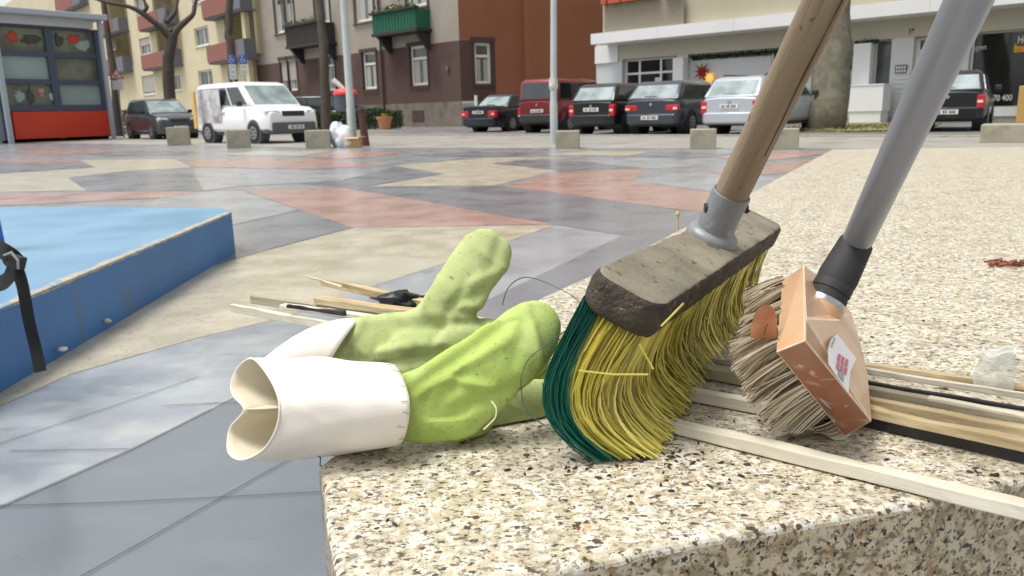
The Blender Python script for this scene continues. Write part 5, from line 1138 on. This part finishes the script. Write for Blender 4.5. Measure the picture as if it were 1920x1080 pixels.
def bez(p0, p1, p2, p3, n):
    return [p0 * (1 - t) ** 3 + p1 * 3 * t * (1 - t) ** 2 + p2 * 3 * t * t * (1 - t) + p3 * t ** 3 for t in [i / n for i in range(n + 1)]]
T_nl, T_nr, T_fl, T_fr = gz(1122, 868, BZ), gz(1228, 862, BZ), gz(1330, 610, BZ), gz(1408, 592, BZ)
def root_pt(s_, q_): return cA + aA * (s_ * LA * .48) + wA * (q_ * WA * .42) - nA * (TA * 1.0)
rr = random.Random(21)
def strand(mb_, s_, q_, rad, curl=1, seg=3, n=9, loose=0):
    k = (s_ + 1) / 2; kq = (q_ + 1) / 2
    p0 = root_pt(s_, q_) + nA * .004
    tip = T_nl.lerp(T_nr, kq).lerp(T_fl.lerp(T_fr, kq), k ** 1.0)
    sp = .0045 - .002 * (1 - k)
    tip = tip + V((rr.gauss(0, sp), rr.gauss(0, sp), abs(rr.gauss(0, .002)) + .001))
    if k > .05: tip.z += abs(rr.gauss(0, .007)) * min(1, k * 3)
    b = (.031 * (1 - .93 * k) + rr.gauss(0, .0016)) * curl
    lf = -RC
    Bp = tip + V((0, 0, .027 * (1 - .25 * k) + rr.gauss(0, .003))) + lf * (b * 1.35) + V((rr.gauss(0, .0022), rr.gauss(0, .0022), 0))
    p1 = p0.lerp(Bp, .74) + lf * b * .10 + V((rr.gauss(0, .0018), rr.gauss(0, .0018), 0)); p2 = Bp
    mb_.tube(bez(p0, p1, p2, tip, n), [rad] * n + [rad * .8], seg, cap=False)
mb_ = MB()
for i in range(3000):
    s_ = rr.uniform(-1, 1); s_ = s_ if rr.random() > .35 else -1 + abs(rr.gauss(0, .25)); q_ = rr.uniform(-.55, 1) if s_ < -.5 else rr.uniform(-.9, 1)
    if s_ > 1: continue
    strand(mb_, s_, q_, .00075 * rr.uniform(.85, 1.1)); mb_.m[-27:] = [rr.choice((0, 0, 1, 2) if s_ < -.3 else (0, 0, 1, 2))] * 27
ys_ = world_child(mb_.build('yellow_bristles', [M['yellow_bristle'], M['yellow_bristle_deep'], M['yellow_bristle_pale'], M['natural_bristle_dark']], smooth=True, fixn=False), rA); ys_['label'] = 'dense curved yellow bristles'
mb_ = MB()
for i in range(620):
    s_ = rr.uniform(-1.0, -.72); q_ = rr.uniform(-1.15, -.5); strand(mb_, s_, q_, .0006, curl=1.0 + rr.gauss(0, .06))
world_child(mb_.build('green_bristles', M['green_bristle'], smooth=True, fixn=False), rA)
# loose strands
mb_ = MB(); tl = (cA - aA * LA * .45 - O).dot(FW) * .93
for pts_ in ([(1085, 695), (1150, 702), (1215, 702)], [(1282, 569), (1240, 612)], [(1199, 646), (1225, 692)]):
    mb_.tube([at(u, v, tl) for u, v in pts_], .0007, 5)
world_child(mb_.build('loose_bristles', M['yellow_bristle'], smooth=True), rA)
# wires near the glove
def smooth_pts(P, m_=5):
    out = []
    for i in range((len(P) - 1) * m_ + 1):
        t = i / m_; k = min(int(t), len(P) - 2); f = t - k; a = P[max(k - 1, 0)]; b = P[k]; c = P[k + 1]; d = P[min(k + 2, len(P) - 1)]
        out.append(.5 * ((2 * b) + (c - a) * f + (2 * a - 5 * b + 4 * c - d) * f * f + (3 * b - a - 3 * c + d) * f ** 3))
    return out
mb_ = MB()
mb_.tube(smooth_pts([at(u, v, t_ * SC) for u, v, t_ in ((942, 572, .72), (950, 545, .72), (966, 527, .71), (990, 520, .70), (1030, 532, .68), (1070, 553, .66), (1104, 582, .62))]), .00042, 6)
tag(mb_.build('wire', M['wire'], smooth=True), 'thin green grey wire arching between glove tip and broom head', 'wire')
mb_ = MB()
mb_.tube(smooth_pts([at(u, v, t_ * SC) for u, v, t_ in ((1060, 620, .60), (1020, 650, .57), (990, 675, .565), (977, 710, .56), (980, 750, .565), (990, 775, .565), (1022, 798, .57))]), .00038, 6)
tag(mb_.build('wire', M['wire'], smooth=True), 'thin green wire hanging down in front of the front glove', 'wire')

# ================================================================== SCRUBBING BRUSH
SB = .92
def cb_(u, v, t): return at(u, v, t * SB)
nB_c = V((.775, .427, -.465)).normalized(); nB = (RC * nB_c.x + UC * nB_c.y + FW * nB_c.z).normalized()
PC = cb_(1510, 638, .50)
def onB(u, v, h=0.0):
    r = ray(u, v); t = (PC + nB * h - O).dot(nB) / r.dot(nB); return O + r * t
rB = empty('scrubbing_brush', V((onB(1560, 700).x, onB(1560, 700).y, BZ)), 'wooden scrubbing brush with natural bristles and a white label on a grey tube handle', 'brush')
TB = .0225 * SB
# outline of the top rim, then the raised top facets
A_, C_, D_, E_, G_, H_, I_ = [onB(u, v) for u, v in ((1507, 497), (1510, 638), (1635, 790), (1627, 701), (1614, 645), (1596, 585), (1540, 520))]
low = [p - nB * TB for p in (A_, C_, D_)]
A2, C2, D2 = onB(1467, 525, -TB), onB(1455, 660, -TB), onB(1583, 819, -TB)
def lowpt(p): return p - nB * TB
K1 = onB(1511, 597, .006); K2 = onB(1580, 600, .0075)
nL = (K2 - K1).cross(D_ - K1).normalized()
if nL.dot(nB) < 0: nL = -nL
def onL(u, v, h):   # on the slanted label facet
    r = ray(u, v); return O + r * ((K1 + nL * h - O).dot(nL) / r.dot(nL))
E_, G_ = onL(1627, 701, 0), onL(1614, 645, 0)
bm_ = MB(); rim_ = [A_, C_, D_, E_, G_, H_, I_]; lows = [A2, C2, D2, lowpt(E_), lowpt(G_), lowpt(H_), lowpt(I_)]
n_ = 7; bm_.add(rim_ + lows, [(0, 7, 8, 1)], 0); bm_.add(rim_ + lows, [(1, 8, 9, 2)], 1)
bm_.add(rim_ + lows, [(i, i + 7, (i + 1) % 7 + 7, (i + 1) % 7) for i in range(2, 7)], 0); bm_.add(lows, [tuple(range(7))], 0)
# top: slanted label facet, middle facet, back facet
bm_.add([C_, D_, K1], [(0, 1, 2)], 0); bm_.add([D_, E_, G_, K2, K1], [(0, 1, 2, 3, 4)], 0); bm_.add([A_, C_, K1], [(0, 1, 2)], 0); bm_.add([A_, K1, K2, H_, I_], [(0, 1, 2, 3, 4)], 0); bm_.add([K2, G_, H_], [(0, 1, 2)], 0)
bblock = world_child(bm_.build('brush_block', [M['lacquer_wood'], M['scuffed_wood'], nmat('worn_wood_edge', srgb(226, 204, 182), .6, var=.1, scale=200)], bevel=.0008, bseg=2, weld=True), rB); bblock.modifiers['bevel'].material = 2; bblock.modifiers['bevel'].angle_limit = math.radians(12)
# label
mb_ = MB(); lp = [(1570, 626), (1606, 672), (1594, 697), (1591, 737), (1567, 703), (1553, 682), (1552, 655), (1558, 637)]
mb_.add([onL(u, v, .0022) for u, v in lp], [tuple(range(len(lp)))]); lb = world_child(mb_.build('label_sticker', M['label']), rB)
mb_ = MB()
for i in range(3):
    u0 = 1573 + i * 7; v0 = 668 + i * 5 - 6
    for j in range(2): mb_.add([onL(u0 + a - j * 2, v0 + b + j * 15, .0026) for a, b in ((0, 0), (4.5, 4), (1.5, 17), (-3, 13))], [(0, 1, 2, 3)])
world_child(mb_.build('label_print', M['label_red']), lb)
mb_ = MB(); mb_.add([onL(u, v, .0026) for u, v in ((1574, 691), (1583, 700), (1582, 716), (1572, 704))], [(0, 1, 2, 3)]); mb_.add([onL(u, v, .0026) for u, v in ((1558, 650), (1566, 632), (1567, 634), (1560, 652))], [(0, 1, 2, 3)]); world_child(mb_.build('label_print', M['label_grey']), lb)
# staple on the scuffed side
nS = (D_ - C_).cross(C2 - C_).normalized()
if nS.dot(FW) > 0: nS = -nS
def onS(u, v, h):
    r = ray(u, v); return O + r * ((C_ + nS * h - O).dot(nS) / r.dot(nS))
mb_ = MB().tube([onS(1539, 745, -.001), onS(1540, 748, .004), onS(1550, 760, .0048), onS(1561, 769, .004), onS(1561, 771, -.001)], .0011, 8); world_child(mb_.build('staple', M['steel'], smooth=True), bblock)
mb_ = MB(); c_ = onS(1566, 739, .0); mb_.lathe(c_, nS, [(.0030, 0), (.0030, .0006)], 20); world_child(mb_.build('wood_plug', M['natural_bristle']), bblock)
# ferrule, sleeve, tube
tT = .555; pS1 = at(1606, 455, tT); pS0 = onB(1549, 562, .004); dT = (at(1816, 0, tT * 54 / 84) - pS1).normalized(); dS = (pS1 - pS0).normalized()
ls = (pS1 - pS0).length; r0_ = px(37, (pS0 - O).dot(FW)); r1_ = px(31.5, tT)
mb_ = MB().lathe(pS0 - dS * .03, dS, [(r0_ * 1.02, 0), (r0_ * 1.08, .0258)], 36); world_child(mb_.build('socket_boss', M['lacquer_wood'], smooth=True, sharp=40), bblock)
mb_ = MB().lathe(pS0 - dS * .004, dS, [(r0_ * 1.06, 0), (r0_ * 1.06, .002), (r0_ * 1.0, .004)], 36); world_child(mb_.build('ferrule_ring', M['steel'], smooth=True), rB)
mb_ = MB().lathe(pS0, dS, [(r0_ * .98, 0), (r0_ * .98, .004), (r0_ * .93, .0045), (r0_ * .93, .006), (r0_ * .98, .0065), (r0_ * .98, .012), (r0_ * .96, .0125), (r0_ * 1.0, .018), (r0_ * .97, ls * .5), (r1_ * 1.0, ls - .002), (r1_ * .97, ls), (r1_ * .85, ls)], 40)
world_child(mb_.build('handle_sleeve', M['black_rubber'], smooth=True, sharp=30), rB)
mb_ = MB(); rt_ = px(27, tT); mb_.tube([pS1 - dS * .01, pS1, pS1 + dT * .6, pS1 + dT * 1.25], rt_, 40); world_child(mb_.build('tube_handle', M['tube_grey'], smooth=True, sharp=60), rB)
# bristles
mb_ = MB(); rr = random.Random(33)
LB0, LB1, LB2, LB3 = A2, C2, D2, lowpt(G_)
uu = (D2 - C2); 
ev = (D2 - C2).normalized()
tufts = [(a / 12, b) for b in (.06, .24, .44, .66) for a in range(13)]
for ti, (k, j) in enumerate(tufts):
    k = min(1, max(0, k + rr.uniform(-.02, .02)))
    e0 = A2.lerp(C2, k / .45) if k < .45 else C2.lerp(D2, (k - .45) / .55)
    inn = lowpt(G_).lerp(lowpt(I_), max(0, 1 - k * 1.4)); root = e0.lerp(inn, j) + nB * .002
    dr = (-nB * (1 - .30 * k) - UC * (.02 + .36 * k) + ev * rr.gauss(0, .06) + UC * rr.gauss(0, .035) - FW * rr.uniform(0, .08)).normalized()
    ln0 = (.036 + .003 * rr.random()) * SB * (.9 if k < .3 else 1.0 if k < .75 else .82)
    for q_ in range(85):
        a1, a2 = rr.gauss(0, 1), rr.gauss(0, 1)
        p0 = root + ev * a1 * .0016 + FW * a2 * .0014
        end = root + dr * (ln0 + rr.gauss(0, .0013)) + ev * a1 * .0030 + FW * a2 * .0026 + UC * rr.gauss(0, .0018)
        if end.z < BZ + .010: end += V((0, 0, 1)) * (BZ + .010 - end.z)
        mid = root + dr * ln0 * .55 + ev * a1 * .0022 + FW * a2 * .002 + UC * .0022
        mb_.tube(bez(p0, p0.lerp(mid, .5), mid, end, 6), [.00046] * 6 + [.00028], 3, cap=False); mb_.m[-18:] = [0 if rr.random() < .68 else rr.choice((1, 1, 2))] * 18
world_child(mb_.build('bristles', [M['natural_bristle'], M['natural_bristle_brown'], M['natural_bristle_dark']], smooth=True, fixn=False), rB)
# orange leaf between the brushes
mb_ = MB(); tlf = (A2.lerp(C2, .75) - O).dot(FW) * .985
lfp = [(1407, 633), (1408, 614), (1414, 592), (1422, 578), (1433, 571), (1443, 572), (1452, 580), (1457, 597), (1458, 615), (1456, 634), (1443, 636), (1433, 634), (1420, 635)]
vs = [at(u, v, tlf + .0012 * math.sin(i * 1.3)) for i, (u, v) in enumerate(lfp)]; cc = at(1434, 606, tlf - .0015); n_ = len(vs)
mb_.add(vs + [cc] + [p_ + FW * .0008 for p_ in vs] + [cc + FW * .0008], [(i, (i + 1) % n_, n_) for i in range(n_)] + [((i + 1) % n_ + n_ + 1, i + n_ + 1, 2 * n_ + 1) for i in range(n_)])
rl = tag(mb_.build('dry_leaf', M['leaf_orange'], smooth=True, fixn=False), 'dry orange leaf caught between broom and scrubbing brush', 'leaf')
mb_ = MB(); mb_.tube([at(1431, 632, tlf - .002), at(1436, 616, tlf - .0036), at(1439, 607, tlf - .0038)], .00035, 5); mb_.build('leaf_crack', M['broom_dirt'], rl)

# ================================================================== GLOVES
def remesh(name, balls, mat, voxel=.0017, smooth=8, disp=.0, seed=0, root=None, creases=()):
    """balls: chains of (point, rx along camera right, ry up, rz depth); consecutive entries are bridged"""
    bm = bmesh.new()
    for ch in balls:
        for i in range(len(ch)):
            steps = 6 if i < len(ch) - 1 else 1
            for s_ in range(steps):
                k = s_ / steps; a = ch[i]; b = ch[min(i + 1, len(ch) - 1)]
                c = a[0].lerp(b[0], k); r = [a[j] + (b[j] - a[j]) * k for j in (1, 2, 3)]
                tmp = bmesh.new(); bmesh.ops.create_icosphere(tmp, subdivisions=3, radius=1)
                m_ = Matrix.Translation(c) @ Matrix((RC * r[0], UC * r[1], FW * r[2])).transposed().to_4x4()
                tmp.transform(m_); me_ = bpy.data.meshes.new('t'); tmp.to_mesh(me_); tmp.free(); bm.from_mesh(me_); bpy.data.meshes.remove(me_)
    me = bpy.data.meshes.new(name); bm.to_mesh(me); bm.free(); o = bpy.data.objects.new(name, me); COL.objects.link(o)
    m1 = o.modifiers.new('r', 'REMESH'); m1.mode = 'VOXEL'; m1.voxel_size = voxel
    m2 = o.modifiers.new('s', 'SMOOTH'); m2.factor = .5; m2.iterations = smooth
    dg = bpy.context.evaluated_depsgraph_get(); me2 = bpy.data.meshes.new_from_object(o.evaluated_get(dg)); bpy.data.objects.remove(o)
    me2.update()
    nrm = [v.normal.copy() for v in me2.vertices]
    for v, nn_ in zip(me2.vertices, nrm):
        p_ = v.co; q1 = (p_.dot(RC), p_.dot(UC), p_.dot(FW))
        w1 = noise.noise(p_ * 26 + V((seed, 0, 0))); w2 = noise.noise(p_ * 55 + V((0, seed, 0)))
        # sharp folds from ridged noise
        rid = 1 - abs(noise.noise(V((q1[0] * 20 + q1[1] * 26, q1[1] * 9, q1[2] * 9 + seed)))) * 2
        dsp = w1 * .0014 + w2 * .0005 + max(0, rid - .7) * .0022
        for (cu, cv, ct_, dirx, diry, amp, wid, ln) in creases:
            c_ = at(cu, cv, ct_); d3 = p_ - c_; x_ = d3.dot(RC); y_ = d3.dot(UC); al = x_ * dirx + y_ * diry; ac = -x_ * diry + y_ * dirx
            if d3.dot(FW) < .03: dsp += amp * .85 * math.exp(-(ac / wid) ** 2) * math.exp(-(al / ln) ** 4)
        v.co = p_ + nn_ * dsp
        if v.co.z < BZ + .0015 and v.co.x > -.12: v.co.z = BZ + .0015
    me2.materials.clear(); me2.materials.append(mat); me2.name = name
    me2.polygons.foreach_set('use_smooth', [True] * len(me2.polygons))
    o = bpy.data.objects.new(name, me2); COL.objects.link(o)
    if root: world_child(o, root)
    return o
def B_(u, v, t, r, k=.7, ry=None): s_ = t / F; return (at(u, v, t), r * s_, (ry or r) * s_, r * s_ * k)
rF = empty('work_glove', gz(800, 830, BZ), 'front bright lime green work glove with open white canvas cuff', 'glove', 'pair of work gloves')
creF = [(862, 650, .50, .80, .60, .0034, .0035, .045), (940, 596, .50, .88, .48, .0030, .0035, .04), (1002, 628, .51, -.25, .97, .0026, .003, .022), (905, 640, .50, .75, .66, -.0022, .006, .04), (788, 740, .49, .1, .99, -.0020, .004, .03), (850, 800, .49, .95, .25, -.0024, .004, .03), (880, 730, .49, .97, -.2, .0030, .003, .02), (870, 690, .50, .85, .52, .0030, .004, .035), (900, 760, .50, .9, .3, -.0035, .005, .03), (835, 745, .49, .6, .8, -.0025, .005, .02), (800, 700, .49, .55, .83, .0025, .004, .02), (975, 640, .52, .3, .95, -.0020, .005, .02)]
remesh('glove_hand', [
    [B_(770, 762, .530, 50, .45, 68), B_(800, 760, .528, 58, .42, 74), B_(858, 742, .528, 66, .40, 84), B_(905, 706, .528, 70, .38, 74), B_(950, 668, .53, 70, .36, 66), B_(985, 632, .54, 62, .38, 62), B_(1003, 616, .545, 50, .42, 54)],
    [B_(850, 775, .535, 46, .5, 56), B_(895, 775, .55, 36, .5, 44)]], M['glove'], root=rF, seed=1, creases=creF, smooth=10)
remesh('glove_fingers', [[B_(890, 765, .565, 40, .5, 48), B_(960, 758, .575, 40, .5, 45), B_(1030, 750, .59, 42, .5, 40), B_(1080, 737, .60, 34, .5, 34)], [B_(900, 735, .600, 40, .5, 40), B_(980, 715, .615, 36, .5, 34), B_(1050, 700, .625, 30, .5, 28)]], M['glove_olive'], root=rF, seed=5, smooth=6)
# front cuff: heart shaped opening, lofted to the seam with the hand
def closed(pts, n):
    m_ = len(pts); out = []
    for i in range(n):
        t = i / n * m_; k = int(t); f = t - k; a, b, c, d = [pts[(k + j) % m_] for j in (-1, 0, 1, 2)]
        out.append(.5 * ((2 * b) + (c - a) * f + (2 * a - 5 * b + 4 * c - d) * f * f + (3 * b - a - 3 * c + d) * f ** 3))
    return out
rim3 = [(472, 672, .53), (500, 700, .505), (522, 745, .488), (522, 790, .486), (505, 830, .490), (480, 853, .500), (450, 862, .515), (430, 850, .530), (427, 828, .538), (433, 800, .540), (458, 768, .530), (438, 742, .545), (434, 718, .550), (446, 690, .548)]
seam3 = [(738, 684, .545), (752, 700, .520), (766, 740, .500), (768, 775, .496), (762, 810, .502), (752, 832, .512), (735, 838, .530), (722, 830, .55), (715, 805, .57), (712, 780, .575), (712, 760, .575), (714, 740, .575), (716, 715, .57), (724, 694, .56)]
NC = 84; A1 = closed([at(*q_) for q_ in rim3], NC); A3 = closed([at(*q_) for q_ in seam3], NC)
mb_ = MB(); NL = 26; vs = []
for j in range(NL + 1):
    k = j / NL
    for i in range(NC):
        # the pinch relaxes quickly away from the rim
        a, b = A1[i], A3[i]; p_ = a.lerp(b, k)
        if k > 0:
            p_ += -FW * 0; bul = math.sin(PI * k) * .0022 * (1 + 1.2 * noise.noise(V((i * .12, k * 3, 2))))
            cen = (sum(A1, V()) / NC).lerp(sum(A3, V()) / NC, k); rd = (p_ - cen); rd -= (sum(A3, V()) - sum(A1, V())).normalized() * rd.dot((sum(A3, V()) - sum(A1, V())).normalized())
            L_ = rd.length; p_ += rd.normalized() * (bul + .0016 * noise.noise(V((p_.x * 30, p_.y * 30, p_.z * 60))) + .0022 * max(0, .3 - abs(noise.noise(V((p_.x * 18 + p_.z * 30, p_.y * 20, 4)))) * 2) * math.sin(PI * min(1, k * 1.2)))
        if p_.z < BZ + .0012 and p_.x > -.128: p_.z = BZ + .0012
        vs.append(p_)
fs = [(j * NC + i, j * NC + (i + 1) % NC, (j + 1) * NC + (i + 1) % NC, (j + 1) * NC + i) for j in range(NL) for i in range(NC)]
mb_.add(vs, fs)
cu = mb_.build('cuff', [M['cuff'], M['cuff_in']], smooth=True, sharp=180); 
md = cu.modifiers.new('solid', 'SOLIDIFY'); md.thickness = .0009; md.offset = -1; md.material_offset = 1; md.material_offset_rim = 0
world_child(cu, rF)
# rolled hem, inner fold, stitches
mb_ = MB(); mb_.tube([A1[i % NC] for i in range(NC + 1)], .0007, 8, cap=False); world_child(mb_.build('cuff_hem', M['cuff'], smooth=True), cu)
mb_ = MB()
f0_, f1_ = at(457, 768, .531), at(523, 764, .489); vs = []
for i in range(13):
    k = i / 12; p_ = f0_.lerp(f1_, k) + RC * (.02 * k * (1 - k)); dn = UC * -1
    for j in range(5):
        l = j / 4; vs.append(p_ + UC * (.0045 * (1 - 2 * abs(l - .5)) * (1 - k * .6)) + (RC * .03) * l + dn * .003 * l)
fs = [(i * 5 + j, (i + 1) * 5 + j, (i + 1) * 5 + j + 1, i * 5 + j + 1) for i in range(12) for j in range(4)]
mb_.add(vs, fs); world_child(mb_.build('lining_fold', M['cuff_in'], smooth=True), cu)
mb_ = MB(); rr = random.Random(2)
for i in range(26):
    k = i / 25; a = A3[(2 + int(k * 26)) % NC]; b = a + (A1[(2 + int(k * 26)) % NC] - a).normalized() * .006
    if i % 4: continue
    off = (a - (sum(A3, V()) / NC)).normalized() * .0022
    mb_.tube([a.lerp(b, rr.uniform(0, .4)) + off * .7, a.lerp(b, rr.uniform(.5, 1.2)) + off * .7 + UC * rr.uniform(-.001, .002)], .00018, 4)
world_child(mb_.build('stitching', M['broom_dirt']), cu)
mb_ = MB(); mb_.tube(smooth_pts([at(921, 752, .488), at(930, 765, .486), at(929, 782, .486), at(918, 795, .488), at(907, 805, .490)]), .0005, 6)
o = tag(mb_.build('thread', M['thread'], smooth=True), 'pale loose thread curling over the front green glove', 'thread')
mb_ = MB(); mb_.tube([at(553, 857, .515), at(570, 852, .512), at(590, 850, .512), at(601, 858, .514), at(600, 872, .52), at(606, 876, .522)], .0004, 6)
tag(mb_.build('thread', M['ink'], smooth=True), 'short dark thread under the white cuff at the bench corner', 'thread')
# rear glove
rG = empty('work_glove', gz(760, 700, BZ), 'rear olive green work glove with its thumb standing up', 'glove', 'pair of work gloves')
creG = [(700, 600, .57, .98, .1, .0020, .004, .05), (930, 470, .58, .3, .95, -.0022, .005, .02), (895, 590, .58, .98, -.1, -.0034, .003, .022), (840, 585, .57, .5, .86, -.0026, .004, .03), (770, 682, .56, .98, .1, -.0050, .0032, .025), (650, 640, .57, .6, .8, .0018, .003, .02), (880, 560, .58, .9, .35, -.0025, .004, .02), (850, 610, .57, .95, .1, -.0030, .004, .03), (770, 668, .56, .97, .1, -.0040, .004, .03), (905, 520, .58, .9, .4, .002, .004, .02)]
remesh('glove_hand', [
    [B_(650, 652, .600, 40, .4, 48), B_(700, 650, .595, 48, .38, 54), B_(770, 644, .592, 52, .38, 58), B_(815, 618, .592, 54, .38, 56), B_(852, 562, .592, 56, .36, 50), B_(885, 508, .60, 56, .36, 50), B_(907, 476, .605, 53, .36, 48)],
    [B_(770, 668, .585, 46, .4, 50), B_(850, 655, .590, 60, .4, 62), B_(930, 650, .600, 56, .4, 60), B_(990, 660, .61, 44, .4, 50)],
    [B_(715, 668, .584, 14, .6, 16), B_(755, 662, .580, 24, .6, 22), B_(810, 655, .583, 32, .6, 26)]], M['glove_olive'], root=rG, seed=11, creases=creG, smooth=10)
mb_ = MB(); loops = []
def loop_(cu_, cv_, t_, ru, rv, rd_, tilt=0):
    out = []
    for i in range(48):
        an = 2 * PI * i / 48; out.append(at(cu_, cv_, t_) + (RC * (math.cos(an) * 0 + math.sin(an) * tilt) + UC * math.sin(an)) * px(rv, t_) + (FW * math.cos(an)) * rd_)
    return out
for (cu_, cv_, rv, tl_) in ((478, 706, 34, .5), (520, 682, 54, .55), (570, 664, 62, .6), (620, 655, 60, .6), (640, 654, 58, .6)): loops.append(loop_(cu_, cv_, .60, 0, rv, .018, tl_))
vs = [p_ for l_ in loops for p_ in l_]; n_ = 48
for p_ in vs:
    if p_.z < BZ + .001 and p_.x > -.12: p_.z = BZ + .001
mb_.add(vs, [(j * n_ + i, j * n_ + (i + 1) % n_, (j + 1) * n_ + (i + 1) % n_, (j + 1) * n_ + i) for j in range(len(loops) - 1) for i in range(n_)])
cu2 = mb_.build('cuff', M['cuff'], smooth=True, sharp=180); md = cu2.modifiers.new('sub', 'SUBSURF'); md.levels = 1; md.render_levels = 1; md = cu2.modifiers.new('solid', 'SOLIDIFY'); md.thickness = .0016
world_child(cu2, rG)
